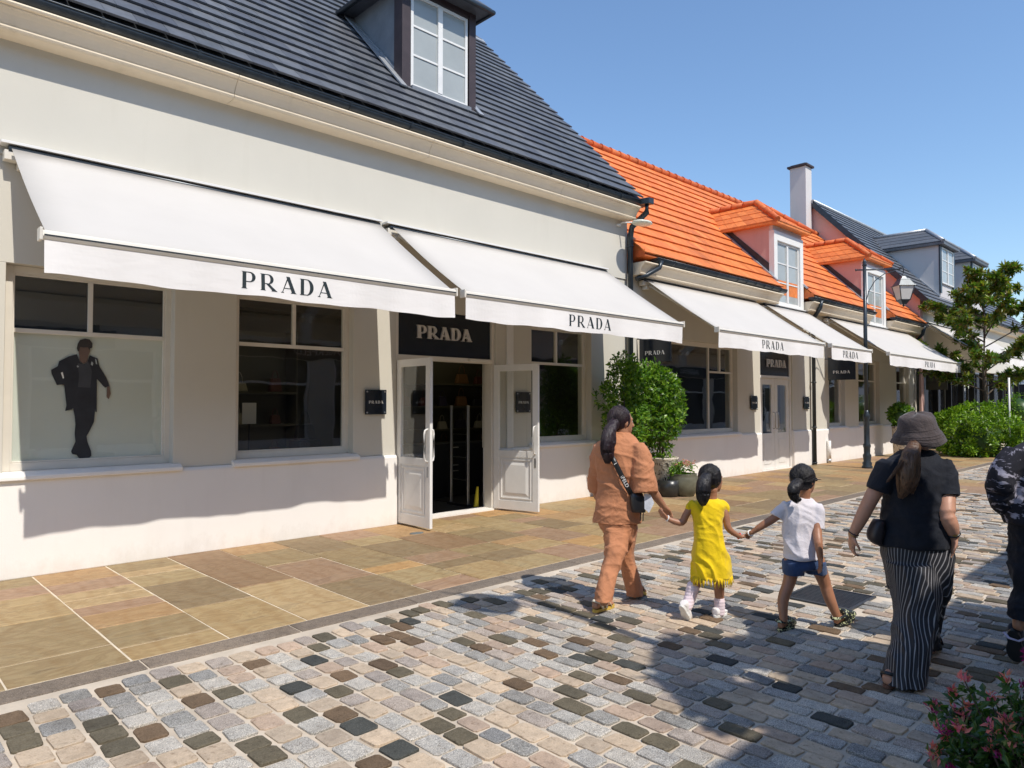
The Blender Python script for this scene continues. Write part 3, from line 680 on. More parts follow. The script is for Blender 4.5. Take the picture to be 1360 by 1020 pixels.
# cornice, gutter, slates
cornice(b1, -5, 10.86, W, 5.095, 5.325, .37, 2.75)
bx('eaves_board', M['gutter'], b1, -5, 10.9, 7.87, 8.1, 5.327, 5.47)
gutter(b1, -5, 10.98, 7.80, 5.425, .092, .93)
K1 = 1.03; A1 = math.atan(K1)
rf = MB().profx([(7.76, 5.46), (12.3, 5.42+K1*4.62), (16.9, 5.42), (16.9, 5.42), (7.76, 5.42)], -5, 10.9).build('roof', M['slate'], b1)
tiled_roof(rf, M['slate'], -2.0, 10.93, 7.72, 5.49, K1, 12.3, .30, .285, .024, 'slate', 300, seed=5)
MB().prism([(-5,12.2,10.12),(-5,12.3,10.24),(-5,12.4,10.12)], (15.97,0,0)).build('ridge_cap', M['zinc'], rf)
# dormer on the slate roof
d1 = MB().profx([(8.66, 6.3), (8.66, 8.02), (10.4, 8.02), (10.4, 6.3)], 6.12, 7.44).build('dormer', M['leadgrey'], b1)
for xa, xb in ((6.05, 6.20), (7.36, 7.50)): bx('corner_post', M['brownpost'], d1, xa, xb, 8.58, 8.80, 6.25, 7.98, bevel=.006)
bx('head_board', M['brownpost'], d1, 6.20, 7.36, 8.59, 8.66, 7.87, 7.98)
def casement(parent, x0, x1, z0, z1, y, rows=3, cols=2, frame='white', glass='greypane', fw=.05):
    mb = MB(); xm = (x0+x1)/2
    mb.box(x0,x0+fw,y,y+.06,z0,z1).box(x1-fw,x1,y,y+.06,z0,z1).box(x0+fw,x1-fw,y,y+.06,z0,z0+fw).box(x0+fw,x1-fw,y,y+.06,z1-fw,z1).box(xm-.045,xm+.045,y-.008,y+.052,z0+fw,z1-fw)
    for i in range(1, rows):
        z = z0+fw+(z1-z0-2*fw)*i/rows
        mb.box(x0+fw, xm-.045, y+.008, y+.045, z-.016, z+.016).box(xm+.045, x1-fw, y+.008, y+.045, z-.016, z+.016)
    wd = mb.build('window_frame', M[frame], parent, bevel=.003)
    hz = (z1-z0-2*fw)/rows
    for i in range(rows):
        for a, c in ((x0+fw, xm-.045), (xm+.045, x1-fw)): bx('pane', M[glass], parent, a, c, y+.022, y+.03, z0+fw+hz*i+.001, z0+fw+hz*(i+1)-.001)
casement(d1, 6.22, 7.34, 6.42, 7.865, 8.60)
bx('window_sill', M['leadgrey'], d1, 6.20, 7.36, 8.53, 8.66, 6.33, 6.41)
MB().prism([(6.0,8.50,6.235),(7.55,8.50,6.235),(7.55,8.66,6.40),(6.0,8.66,6.40)], (0,-.018,.018)).build('apron_flashing', M['zinc'], d1)
# cheek flashing down the slope and standing lead strip
for x in (6.02, 7.54):
    MB().prism([(x-.07,8.46,6.30),(x+.03,8.46,6.30),(x+.03,10.25,8.145),(x-.07,10.25,8.145)], (0,-.014,.016)).build('step_flashing', M['zinc'], d1)
MB().prism([(6.06,8.66,6.42),(6.06,10.1,7.90),(6.06,10.1,8.02),(6.06,8.80,6.72)], (.05,0,0)).build('cheek_board', M['zinc'], d1)
# dormer eaves and roof
MB().add([(5.88,8.36,7.98),(7.64,8.36,7.98),(7.64,10.35,7.98),(5.88,10.35,7.98),(5.88,8.36,8.06),(7.64,8.36,8.06),(7.64,10.35,8.06),(5.88,10.35,8.06),(6.76,9.2,8.85),(6.76,11.0,8.85)],
   [(0,3,2,1),(0,1,5,4),(1,2,6,5),(3,0,4,7),(4,5,8),(5,6,9,8),(7,4,8,9),(6,7,9),(2,3,7,6)]).build('dormer_roof', M['slate'], d1)
MB().tube([(5.86,10.3,7.99),(5.86,8.34,7.99),(7.66,8.34,7.99),(7.66,10.3,7.99)], .045, 8).build('dormer_gutter', M['gutter'], d1)
# downpipe at the corner
downpipe(b1, [(10.93,7.66,5.40),(10.93,7.66,5.22),(10.86,7.95,4.98),(10.86,7.99,4.8),(10.86,7.99,.05)], .055, [(10.86,7.99,4.6),(10.86,7.99,3.4),(10.86,7.99,1.9),(10.86,7.99,.6)])
MB().prism([(10.78,7.9,5.36),(11.0,7.9,5.36),(11.02,7.56,5.36),(10.86,7.56,5.36)], (0,0,.11)).build('hopper', M['gutter'], b1, bevel=.01)
# wall floodlight
fl = thing('wall_lamp', (10.68, W, 5.0), 'pale flat outdoor wall lamp on a bent arm at the corner below the gutter', 'wall lamp')
MB().tube([(10.6,W-.02,4.99),(10.62,W-.1,5.03),(10.66,7.78,5.0)], .014, 8).build('arm', M['white'], fl)
MB().lathe((10.6,W-.03,4.97), [(.05,0),(.05,.04)], 12).build('mount', M['white'], fl)
hd = MB(); hd.lathe((10.72,7.62,4.93), [(.02,0),(.15,.012),(.185,.03),(.17,.06),(.06,.085),(.01,.09)], 20, sx=1.25, sy=.9); hd.build('lamp_head', pbr('pale cream lamp housing', (.72,.72,.60), .35), fl)

# ------------------------------------------------------------------ orange tiled shop
b2 = thing('shop_building', (19.5, W, 0), 'low shop building with bright orange tiled roof and two pink sided dormers', 'building')
E2 = 28.0
plinth(b2, 10.95, 16.2); plinth(b2, 17.95, E2)
for a, c in ((11.7, 15.15), (20.25, 21.5), (22.45, 24.35)):
    MB().profx([(W-.085, .925), (W-.085, .965), (W-.02, .995), (W+.12, 1.0), (W+.12, .925)], a, c).build('stone_sill', M['plinth'], b2, bevel=.008)
for a, c in ((10.95, 11.75), (15.10, 16.20), (17.95, 20.30), (21.45, 22.5), (24.3, 25.9), (27.2, E2)):
    MB().box(a, c, W, W+.32, .951, 2.985).build('pilaster', M['wall'], b2, bevel=.006)
MB().box(10.9, E2, W+.005, W+.32, 2.987, 4.13).build('lintel_wall', M['wall'], b2)
window(b2, 11.74, 15.11, 1.0, 2.985, cols=(14.06,), frame='creamp')
bx('transom_bar', M['creamp'], b2, 14.09, 15.03, 8.225, 8.285, 2.335, 2.375); bx('transom_bar', M['creamp'], b2, 14.52, 14.56, 8.225, 8.285, 2.376, 2.91)
window(b2, 20.29, 21.46, 1.0, 2.985, transom=2.36)
window(b2, 22.49, 24.31, 1.0, 2.985, transom=2.36, upper=(23.4,))
window(b2, 25.89, 27.21, 1.0, 2.985, transom=2.36)
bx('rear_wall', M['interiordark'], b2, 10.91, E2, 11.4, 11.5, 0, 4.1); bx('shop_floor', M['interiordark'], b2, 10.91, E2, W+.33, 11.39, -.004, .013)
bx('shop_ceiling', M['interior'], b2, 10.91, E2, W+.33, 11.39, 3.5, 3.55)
# closed double doors
fr = MB(); fr.box(16.2, 16.27, W+.03, W+.2, 0, 2.985).box(17.88, 17.95, W+.03, W+.2, 0, 2.985).box(16.27, 17.88, W+.03, W+.2, 2.28, 2.345).build('door_frame', M['white'], b2, bevel=.004)
bx('threshold', M['plinth'], b2, 16.27, 17.88, W-.02, W+.25, -.005, .025)
for (a, c, hs) in ((16.275, 17.07, 1), (17.08, 17.875, 0)):
    mb = MB().box(a, a+.16, W+.06, W+.11, .03, 2.275).box(c-.16, c, W+.06, W+.11, .03, 2.275).box(a+.16, c-.16, W+.06, W+.11, .03, .92).box(a+.16, c-.16, W+.06, W+.11, 2.12, 2.275)
    d = mb.build('door', M['white'], b2, org=(a, W+.08, .03), bevel=.004)
    bx('door_glass', M['glass'], d, a+.161, c-.161, W+.08, W+.086, .921, 2.119)
    bx('door_panel', M['white'], d, a+.2, c-.2, W+.05, W+.0595, .16, .76, bevel=.006)
    hx = c-.08 if hs else a+.08
    MB().tube([(hx,W+.06,1.02),(hx,W,1.04),(hx,W-.005,1.3),(hx,W,1.42),(hx,W+.06,1.44)], .013, 8).build('door_handle', M['steel'], d)
letter_sign(16.27, 17.88, W+.06, 2.347, 2.985, None, 16.62, 2.56, .19, 'dark navy fascia panel with steel letters PRADA above the closed white double doors')
# cornice in the three lengths between the wall dormers
D2 = ((17.60, .82), (23.75, .86))
segs = ((10.98, 16.74), (18.48, 22.85), (24.65, E2))
for a, c in segs:
    cornice(b2, a, c, W, 4.09, 4.325, .37, 2.2)
    gutter(b2, a-.05 if a > 11 else a+.35, c+.12, 7.78, 4.43, .085, .42)
K2 = 1.0; A2 = math.atan(K2); RY, RZ = 11.6, 8.33
mb = MB().profx([(8.05, 4.76), (RY, RZ-.02), (15.4, 4.5), (15.4, 4.4), (8.05, 4.4)], 10.95, E2)
for a, c in segs: mb.profx([(7.74, 4.43), (7.74, 4.46), (8.049, 4.765), (8.049, 4.41)], a, c)
rf2 = mb.build('roof', M['tile'], b2)
for a, c in segs: bx('verge_board', M['tileridge'], rf2, a-.012, a-.001, 7.74, 8.04, 4.42, 4.55)
def skip2(x, y):
    return any(abs(x-xc) < hw+.05 and y < 8.2 for xc, hw in D2)
tiled_roof(rf2, M['tile'], 10.95, E2+.02, 7.72, 4.475, K2, RY-.12, .26, .385, .026, 'roof_tile', 300, skip2, seed=9, gap=.0025)
def ridge_run(parent, p0, p1, n, r=.09, mt='tileridge', name='ridge_tile'):
    p0, p1 = V(p0), V(p1); L = (p1-p0)/n
    for i in range(n):
        a = p0 + L*i; b2_ = p0 + L*(i+1.12)
        MB().tube([a, a+L*.1, b2_], [r*1.15, r*1.05, r*.86], 10).build(name, M[mt], parent, fix=False)
ridge_run(rf2, (10.95, RY-.02, RZ+.02), (E2, RY-.02, RZ+.02), 44, .10)
def wall_dormer(bld, xc, hw, zb):
    """dormer rising flush with the facade: rendered body, pale surround, casement, hipped tiled roof"""
    d = MB().profx([(8.11, 4.3), (8.11, 6.12), (9.7, 6.12), (9.7, 4.3)], xc-hw, xc+hw).build('dormer', M['pink'], bld)
    o0, o1, z0, z1 = xc-hw+.17, xc+hw-.17, 4.16, 5.72
    s = MB().box(xc-hw-.01, o0, 7.98, 8.12, zb, 5.95).box(o1, xc+hw+.01, 7.98, 8.12, zb, 5.95).box(o0, o1, 7.98, 8.12, z1, 5.95).box(o0, o1, 7.98, 8.12, zb, z0)
    s.build('window_surround', M['lintel'], d, bevel=.006)
    bx('frieze', M['greyren'], d, xc-hw, xc+hw, 8.02, 8.108, 5.952, 6.12)
    bx('window_back', M['darkglass'], d, o0, o1, 8.100, 8.108, z0, z1)
    casement(d, o0, o1, z0, z1, 8.03)
    bx('sill_board', M['lintel'], d, xc-hw-.04, xc+hw+.04, 7.94, 7.979, zb+.12, zb+.17)
    e, ez = hw+.16, 6.13; rz = 6.92; fy = 7.82; ay = 8.86
    rb = MB().add([(xc-e,fy,ez),(xc+e,fy,ez),(xc+e,9.42,ez),(xc-e,9.42,ez),(xc,ay,rz),(xc,10.2,rz),(xc-e,fy,ez-.05),(xc+e,fy,ez-.05),(xc+e,9.42,ez-.05),(xc-e,9.42,ez-.05)],
       [(0,1,4),(1,2,5,4),(3,0,4,5),(2,3,5),(6,9,8,7),(0,6,7,1),(1,7,8,2),(3,9,6,0),(2,8,9,3)])
    r_ = rb.build('dormer_roof', M['gutter'] if False else M['tile'], d)
    # courses of tiles on the three slopes, joined per slope since nothing in them can be told apart singly
    for sgn in (-1, 1):
        for j in range(4):
            t0, t1 = j/4, (j+1)/4+.03; x0 = xc + sgn*e*(1-t0); x1 = xc + sgn*e*max(1-t1, 0); za = ez+(rz-ez)*t0+.035; zb2 = ez+(rz-ez)*min(t1,1)+.012
            ya0, ya1 = fy+(ay-fy)*t0, fy+(ay-fy)*min(t1,1); yb0, yb1 = 9.42+(10.2-9.42)*t0, 9.42+(10.2-9.42)*min(t1,1)
            nt_ = 6
            mbt = MB()
            for q in range(nt_):
                u0, u1 = q/nt_, (q+1)/nt_-.004
                A_ = [(x0, ya0+(yb0-ya0)*u0, za), (x0, ya0+(yb0-ya0)*u1, za), (x1, ya1+(yb1-ya1)*u1, zb2), (x1, ya1+(yb1-ya1)*u0, zb2)]
                MB().prism(A_, (0,0,-.03)).build('roof_tile', M['tile'], d)
    for j in range(4):
        t0, t1 = j/4, min((j+1)/4+.03, 1); y0, y1 = fy+(ay-fy)*t0-.01, fy+(ay-fy)*t1; za = ez+(rz-ez)*t0+.035; zb2 = ez+(rz-ez)*t1+.012
        h0, h1 = e*(1-t0), e*(1-t1)
        for q in range(4):
            u0, u1 = -1+q/2, -1+(q+1)/2-.008
            MB().prism([(xc+h0*u0,y0,za),(xc+h0*u1,y0,za),(xc+h1*u1,y1,zb2),(xc+h1*u0,y1,zb2)], (0,0,-.03)).build('roof_tile', M['tile'], d)
    ridge_run(d, (xc, 10.2, rz+.05), (xc, ay, rz+.05), 4, .085)
    ridge_run(d, (xc, ay, rz+.05), (xc-e+.03, fy+.02, ez+.06), 4, .075); ridge_run(d, (xc, ay, rz+.05), (xc+e-.03, fy+.02, ez+.06), 4, .075)
    for sgn in (-1, 1):
        x = xc+sgn*(hw+.05)
        MB().prism([(x-.05,7.9,4.66),(x+.05,7.9,4.66),(x+.05,9.45,6.21),(x-.05,9.45,6.21)], (0,-.02,.03)).build('step_flashing', M['zinc'], d)
        xx = xc+sgn*(hw+.008)-.006
        MB().prism([(xx,8.12,4.86),(xx,9.45,6.12),(xx,9.15,6.12),(xx,8.12,5.14)], (.012,0,0)).build('cheek_flashing', M['gutter'], d)
    return d
for xc, hw in D2: wall_dormer(b2, xc, hw, 3.86)
for (a, b_) in ((11.55, 0), (18.75, 0), (27.6, 0)):
    pass
downpipe(b2, [(11.45,7.70,4.38),(11.42,7.72,4.25),(11.2,7.86,4.10),(11.0,7.96,4.02)], .045)
downpipe(b2, [(18.9,7.72,4.38),(18.9,7.74,4.2),(19.02,7.95,3.98),(19.05,8.0,3.8),(19.05,8.0,.02)], .055, [(19.05,8.0,3.2),(19.05,8.0,2.2),(19.05,8.0,1.0),(19.05,8.0,.05)])
downpipe(b2, [(27.7,7.72,4.38),(27.75,7.80,4.1),(27.8,8.0,3.9),(27.8,8.0,.02)], .055)
MB().tube([(20.0,8.0,.12),(20.0,8.0,.62)], .055, 12).build('vent_pipe', M['white'], b2); MB().tube([(20.0,8.0,.0),(20.0,8.0,.12)], .052, 12).build('pipe_foot', M['steel'], b2)
# blade signs hanging over the pavement
def blade_sign(x, y0, y1, z0, z1, label, mt='navy', text=True):
    s = thing('hanging_sign', (x, y1, z1), label, 'sign')
    bx('board', M[mt], s, x-.015, x+.015, y0, y1, z0, z1, bevel=.002)
    MB().tube([(x, 8.09, z1-.04), (x, y1-.001, z1-.04)], .012, 8).build('bracket', M['black'], s)
    if text:
        mb = MB(); wd = (y1-y0)*.62; size = wd/(PRADA_W+.88)
        prada(mb, (x-.0155, (y0+y1)/2+wd/2, z0+(z1-z0)*.28), (0,-1,0), (0,0,1), (-1,0,0), size, .003); mb.build('lettering', M['plinth'], s)
    return s
blade_sign(11.2, 7.33, 8.03, 2.43, 2.93, 'dark navy hanging sign lettered PRADA above the tall potted shrub')
blade_sign(20.0, 7.27, 8.0, 2.30, 2.93, 'dark navy hanging sign lettered PRADA between the downpipe and the street lamp')
s5 = blade_sign(28.9, 7.35, 8.05, 2.15, 2.86, 'pale olive hanging sign with two rows of small lettering left of the tree', 'shelf', False)
ROTB = Matrix(((0,0,-1),(-1,0,0),(0,1,0)))
text_mesh('ENGELBERTS', M['black'], .115, 'lettering', s5, (28.88, 7.70, 2.60), ROTB, .001, .95)
text_mesh('LEATHERGOODS', M['black'], .105, 'lettering', s5, (28.88, 7.70, 2.42), ROTB, .001, .85)

# ------------------------------------------------------------------ far slate building with pink gable
b3 = thing('gabled_building', (36, 8, 0), 'far building with pink gable wall and dark slate roof behind the orange roof', 'building')
X3 = 28.02; Y3, Z3, RY3, RZ3 = 7.62, 5.30, 11.65, 9.62; K3 = (RZ3-Z3)/(RY3-Y3)
MB().prism([(X3,7.95,0),(X3,7.95,5.6),(X3,RY3,RZ3-.06),(X3,15.4,5.5),(X3,15.4,0)], (.3,0,0)).build('gable_wall', M['pink'], b3)
MB().box(X3+.301, 46, W-.1, W+.2, 3.05, 5.25).build('front_wall', M['wall'], b3)
MB().box(X3+.301, 46, W+.6, W+.7, .0, 3.04).build('shopfront', M['darkglass'], b3)
for i in range(10):
    xx = X3+.6+i*1.75
    MB().box(xx, xx+.12, W-.05, W+.15, .0, 3.04).build('shopfront_post', M['black'], b3, bevel=.01)
    if i % 2 == 0: MB().box(xx+.5, xx+.56, W+.3, W+.34, .0, 3.04).build('glazing_bar', M['shelf'], b3)
cornice(b3, X3+.301, 46, W-.1, 4.98, 5.24, .3, 3)
gutter(b3, X3-.02, 46, 7.62, 5.28, .08, .8)
r3 = MB().profx([(Y3,Z3),(RY3,RZ3),(15.7,Z3),(15.7,Z3-.12),(RY3,RZ3-.14),(Y3,Z3-.1)], X3-.14, 46).build('roof', M['slate'], b3)
tiled_roof(r3, M['slate'], X3-.16, 46, Y3, Z3+.01, K3, RY3-.05, .32, .30, .026, 'slate', 120, seed=8)
MB().prism([(X3-.20,Y3-.05,Z3-.02),(X3-.20,RY3,RZ3+.05),(X3-.20,RY3,RZ3-.24),(X3-.20,Y3-.05,Z3-.30)], (.055,0,0)).build('verge_board', M['gutter'], b3)
MB().tube([(X3-.2,RY3,RZ3+.02),(46,RY3,RZ3+.02)], .07, 8).build('ridge', M['zinc'], r3)
def slate_dormer(xc, hw):
    d = MB().profx([(8.02, 5.6), (8.02, 7.82), (10.0, 7.82), (10.0, 5.6)], xc-hw, xc+hw).build('dormer', M['greyren'], b3)
    casement(d, xc-hw+.16, xc+hw-.16, 6.3, 7.7, 7.95)
    for s in (-1, 1): bx('corner_post', M['gutter'], d, xc+s*(hw-.07)-.09, xc+s*(hw-.07)+.09, 7.96, 8.019, 5.9, 7.80)
    e, fy, ay, ez, rz = hw+.16, 7.8, 8.7, 7.84, 8.56
    MB().add([(xc-e,fy,ez),(xc+e,fy,ez),(xc+e,10.1,ez),(xc-e,10.1,ez),(xc,ay,rz),(xc,10.9,rz),(xc-e,fy,ez-.09),(xc+e,fy,ez-.09),(xc+e,10.1,ez-.09),(xc-e,10.1,ez-.09)],
       [(0,1,4),(1,2,5,4),(3,0,4,5),(2,3,5),(6,9,8,7),(0,6,7,1),(1,7,8,2),(3,9,6,0),(2,8,9,3)]).build('dormer_roof', M['slate'], d)
    for sgn in (-1, 1):
        for j in range(4):
            t0, t1 = j/4, min((j+1)/4+.03, 1); x0 = xc+sgn*e*(1-t0); x1 = xc+sgn*e*(1-t1); za = ez+(rz-ez)*t0+.05; zb2 = ez+(rz-ez)*t1+.03
            MB().prism([(x0,fy+(ay-fy)*t0,za),(x0,10.1+.8*t0,za),(x1,10.1+.8*t1,zb2),(x1,fy+(ay-fy)*t1,zb2)], (0,0,-.03)).build('slate_course', M['slate'], d)
    for p in ((xc-e,fy+.02), (xc+e,fy+.02)): MB().tube([(xc,ay,rz+.05),(p[0],p[1],ez+.04)], .07, 8).build('hip_roll', M['zinc'], d)
    MB().tube([(xc,ay,rz+.05),(xc,10.9,rz+.05)], .07, 8).build('ridge_roll', M['zinc'], d)
    MB().prism([(xc-hw-.1,8.0,5.74),(xc-hw,8.0,5.74),(xc-hw,10.0,7.84),(xc-hw-.1,10.0,7.84)], (0,-.02,.05)).build('step_flashing', M['zinc'], d)
slate_dormer(31.6, .95); slate_dormer(36.2, .95)
ch = MB().box(27.38, 27.92, 11.72, 12.36, 7.6, 10.98).build('chimney', M['greyren'], b3, bevel=.01)
MB().box(27.30, 28.0, 11.64, 12.44, 10.98, 11.06).box(27.4, 27.9, 11.74, 12.34, 11.06, 11.11).build('chimney_cap', M['brownpost'], ch, bevel=.01)

# closing buildings at the far end of the street
b4 = thing('end_building', (58, 4, 0), 'pale far building closing the street behind the tree', 'building')
MB().box(56, 62, -14, 16, 0, 4.2).build('wall', M['greyren'], b4)
MB().prism([(55.7,-14.2,4.2),(62.3,-14.2,4.2),(59,-14.2,7.0)], (0,30.4,0)).build('roof', M['slate'], b4)
for i in range(9):
    y = -12+i*3
    f = MB().box(55.93, 55.999, y, y+1.6, .9, 3.0).build('window', M['white'], b4); bx('pane', M['darkglass'], f, 55.915, 55.929, y+.1, y+1.5, 1.0, 2.9)

# ------------------------------------------------------------------ buildings across the street (outside the frame, they shade the cobbles and show in the glass)
def opposite(x0, x1, yw, ye, ze, label, wallm, sign=None):
    b = thing('shop_building', ((x0+x1)/2, yw, 0), label, 'building')
    bx('wall', M[wallm], b, x0, x1, yw-.3, yw, 3.0, ze-.1)
    bx('side_wall', M[wallm], b, x0, x0+.25, yw-6, yw-.301, 0, ze-.1); bx('side_wall', M[wallm], b, x1-.25, x1, yw-6, yw-.301, 0, ze-.1)
    MB().profx([(ye, ze), (yw-3.2, ze+4), (yw-7, ze), (yw-7, ze-.1), (ye, ze-.1)], x0-.1, x1+.1).build('roof', M['slate'], b)
    n = int((x1-x0)/3.2); w = (x1-x0)/n
    for i in range(n):
        a = x0+i*w
        bx('pilaster', M[wallm], b, a, a+.8, yw-.3, yw, 0, 2.999)
        bx('plinth', M['plinth'], b, a+.801, a+w-.001, yw-.3, yw+.03, 0, .6)
        f = MB().box(a+.8, a+.88, yw-.15, yw-.05, .6, 2.999).box(a+w-.08, a+w, yw-.15, yw-.05, .6, 2.999).box(a+.88, a+w-.08, yw-.15, yw-.05, 2.2, 2.27).build('window', M['white'], b)
        bx('pane', M['darkglass'], f, a+.88, a+w-.08, yw-.12, yw-.1, .6, 2.999)
    bx('fascia', M['navy'], b, x0+1, x1-1, yw+.001, yw+.04, 3.02, 3.5)
    if sign:
        for i in range(max(1, int((x1-x0)//7))):
            text_mesh(sign, M['steel'], .34, 'lettering', b, (x0+3.6+7*i, yw+.045, 3.26), Matrix(((-1,0,0),(0,0,1),(0,1,0))), .01)
    return b
opposite(-12, 6.25, -3.3, -2.22, 5.35, 'cream shop building with slate roof across the street on the camera side', 'wall', 'LAGERFELD')
opposite(7.35, 40, -3.3, -2.05, 5.35, 'long cream shop building across the street further along on the camera side', 'wall', 'LAGERFELD')

# ------------------------------------------------------------------ awnings
ZB, ZF, YB, YF = 4.02, 2.95, 7.93, 6.42
def awning(x0, x1, text_x, label, tw=.93, arms=2, seed=0):
    r = random.Random(seed+40); a = thing('awning', ((x0+x1)/2, W, ZB), label, 'awning')
    bx('housing', M['white'], a, x0-.06, x1+.02, W-.16, W-.021, 4.075, 4.10)
    bx('back_bar', M['creamp'], a, x0-.03, x1+.0, W-.13, W-.022, 3.93, 4.02, bevel=.004)
    MB().tube([(x0, W-.11, 4.035), (x1, W-.11, 4.035)], .036, 12).build('roller', M['gutter'], a)
    # canvas: shallow sag, two sided with real thickness
    nx = max(8, int((x1-x0)/.35)); ny = 8; top = []; bot = []
    for j in range(ny+1):
        t = j/ny
        for i in range(nx+1):
            s = i/nx; x = x0+.02 + (x1-x0-.04)*s
            sag = -.022*math.sin(math.pi*t)*(1+.25*math.sin(s*nx*.9+seed)) - .004*math.sin(s*9+seed)*math.sin(math.pi*t)
            p = (x, YB+(YF-YB)*t, ZB+.005+(ZF+.02-ZB)*t+sag); top.append(p); bot.append((p[0], p[1], p[2]-.004))
    mb = MB(); n1 = nx+1; cnt = len(top); fs = []
    for j in range(ny):
        for i in range(nx):
            q = (j*n1+i, j*n1+i+1, (j+1)*n1+i+1, (j+1)*n1+i); fs.append(q[::-1]); fs.append(tuple(cnt+k for k in q))
    rim = [i for i in range(n1)] + [j*n1+nx for j in range(1, ny+1)] + [ny*n1+i for i in range(nx-1, -1, -1)] + [j*n1 for j in range(ny-1, 0, -1)]
    for k in range(len(rim)): p, q = rim[k], rim[(k+1) % len(rim)]; fs.append((p, q, q+cnt, p+cnt))
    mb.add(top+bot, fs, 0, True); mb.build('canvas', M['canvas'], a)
    # front bar and valance
    MB().profx([(YF-.03, ZF-.035), (YF-.045, ZF-.01), (YF-.035, ZF+.03), (YF+.0, ZF+.045), (YF+.04, ZF+.03), (YF+.04, ZF-.03)], x0-.01, x1+.01).build('front_bar', M['creamp'], a, bevel=.004)
    bx('bar_groove', M['gutter'], a, x0, x1, YF-.048, YF-.0455, ZF-.006, ZF+.004)
    nv = max(30, int((x1-x0)/.05)); fr_, bk = [], []
    for j, z in enumerate((ZF-.03, ZF-.12, ZF-.21, ZF-.30)):
        for i in range(nv+1):
            s = i/nv; x = x0 + .005 + (x1-x0-.01)*s; wv_ = (.010*math.sin(x*3.1+seed) + .007*math.sin(x*7.3+seed*2) + .003*math.sin(x*19))*(j/3)
            zz = z + (.008*math.sin(x*4.6+seed)+.004*math.sin(x*11))*(j/3)
            fr_.append((x, YF-.025+wv_, zz)); bk.append((x, YF-.021+wv_, zz))
    fs = []; n1 = nv+1; cnt = len(fr_)
    for j in range(3):
        for i in range(nv): q = (j*n1+i, j*n1+i+1, (j+1)*n1+i+1, (j+1)*n1+i); fs.append(q); fs.append(tuple(cnt+k for k in q)[::-1])
    rim = [i for i in range(n1)] + [j*n1+nv for j in range(1, 4)] + [3*n1+i for i in range(nv-1, -1, -1)] + [j*n1 for j in range(2, 0, -1)]
    for k in range(len(rim)): p, q = rim[k], rim[(k+1) % len(rim)]; fs.append((p, q, q+cnt, p+cnt))
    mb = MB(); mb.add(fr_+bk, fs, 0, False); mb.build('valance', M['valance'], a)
    if text_x is not None:
        size = tw/(PRADA_W+.88); mb = MB(); prada(mb, (text_x, YF-.038, ZF-.235), (1,0,0), (0,0,1), (0,-1,0), .158, .0006, gap=(tw/.158-PRADA_W)/4)
        nvx = []
        for (px, py, pz_) in mb.v:      # the print follows the hang of the cloth
            j3 = max(0, min(1, (ZF-.03-pz_)/.27)); wv_ = (.010*math.sin(px*3.1+seed) + .007*math.sin(px*7.3+seed*2) + .003*math.sin(px*19))*j3
            nvx.append((px, YF-.025+wv_ + (py-(YF-.038)) - .0016, pz_))
        mb.v = nvx; mb.build('lettering', M['ink'], a)
    L = x1-x0; ax = [x0+.12, x1-.12] if arms == 2 else [x0+.12, (x0+x1)/2, x1-.12]
    for i, px in enumerate(ax):
        sgn = 1 if i == 0 else -1; el = (px+sgn*.42, (YB+YF)/2+.05, 3.36)
        MB().tube([(px, YB, 3.93), el], .022, 8).tube([el, (px, YF+.03, ZF)], .018, 8).build('folding_arm', M['creamp'], a)
        MB().lathe((el[0], el[1], el[2]-.03), [(.03,0),(.03,.06)], 10).build('arm_joint', M['creamp'], a)
        bx('arm_bracket', M['creamp'], a, px-.04, px+.04, W-.14, W-.023, 3.86, 3.928, bevel=.006)
    # end caps
    for xe in (x0-.03, x1+.005): bx('end_cap', M['creamp'], a, xe, xe+.022, YF-.05, YF+.05, ZF-.045, ZF+.055, bevel=.005)
    return a
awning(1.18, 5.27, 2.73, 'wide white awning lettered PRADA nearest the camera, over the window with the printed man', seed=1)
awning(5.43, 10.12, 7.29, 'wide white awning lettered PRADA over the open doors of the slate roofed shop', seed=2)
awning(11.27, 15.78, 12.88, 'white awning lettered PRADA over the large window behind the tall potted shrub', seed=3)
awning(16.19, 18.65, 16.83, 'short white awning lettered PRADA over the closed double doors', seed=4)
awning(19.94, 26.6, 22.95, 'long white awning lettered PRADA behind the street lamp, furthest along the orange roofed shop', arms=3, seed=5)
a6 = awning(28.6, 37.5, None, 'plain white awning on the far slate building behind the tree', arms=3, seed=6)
a6.location.z += .55; a6.location.y -= .0

# ------------------------------------------------------------------ plants
def leaf_mat(name, cols, trans=.35, rough=.38):
    m, nt, b = newmat(name); g = N(nt, 'ShaderNodeNewGeometry')
    k = len(cols); c = ramp(nt, g.outputs['Random Per Island'], [(i/(k-1), cc) for i, cc in enumerate(cols)])
    c = mixc(nt, 1., c, ramp(nt, noise_n(nt, coords(nt), 3.5, 3), [(.3, (.7,.72,.7)), (.7, (1.2,1.2,1.1))]), 'MULTIPLY')
    nt.links.new(c, b.inputs['Base Color']); b.inputs['Roughness'].default_value = rough
    t = N(nt, 'ShaderNodeBsdfTranslucent'); nt.links.new(mixc(nt, 1., c, (1.5,1.7,.6), 'MULTIPLY'), t.inputs[0])
    mx = N(nt, 'ShaderNodeMixShader'); mx.inputs[0].default_value = trans
    nt.links.new(b.outputs[0], mx.inputs[1]); nt.links.new(t.outputs[0], mx.inputs[2]); nt.links.new(mx.outputs[0], nt.nodes['Material Output'].inputs[0]); return m
LM_shrub = leaf_mat('fresh green leaves', [(.03,.085,.012),(.075,.18,.018),(.13,.27,.025),(.26,.40,.04),(.05,.12,.02)])
LM_bush = leaf_mat('bright hedge leaves', [(.05,.12,.01),(.12,.24,.014),(.20,.33,.02),(.30,.44,.035),(.09,.18,.012)])
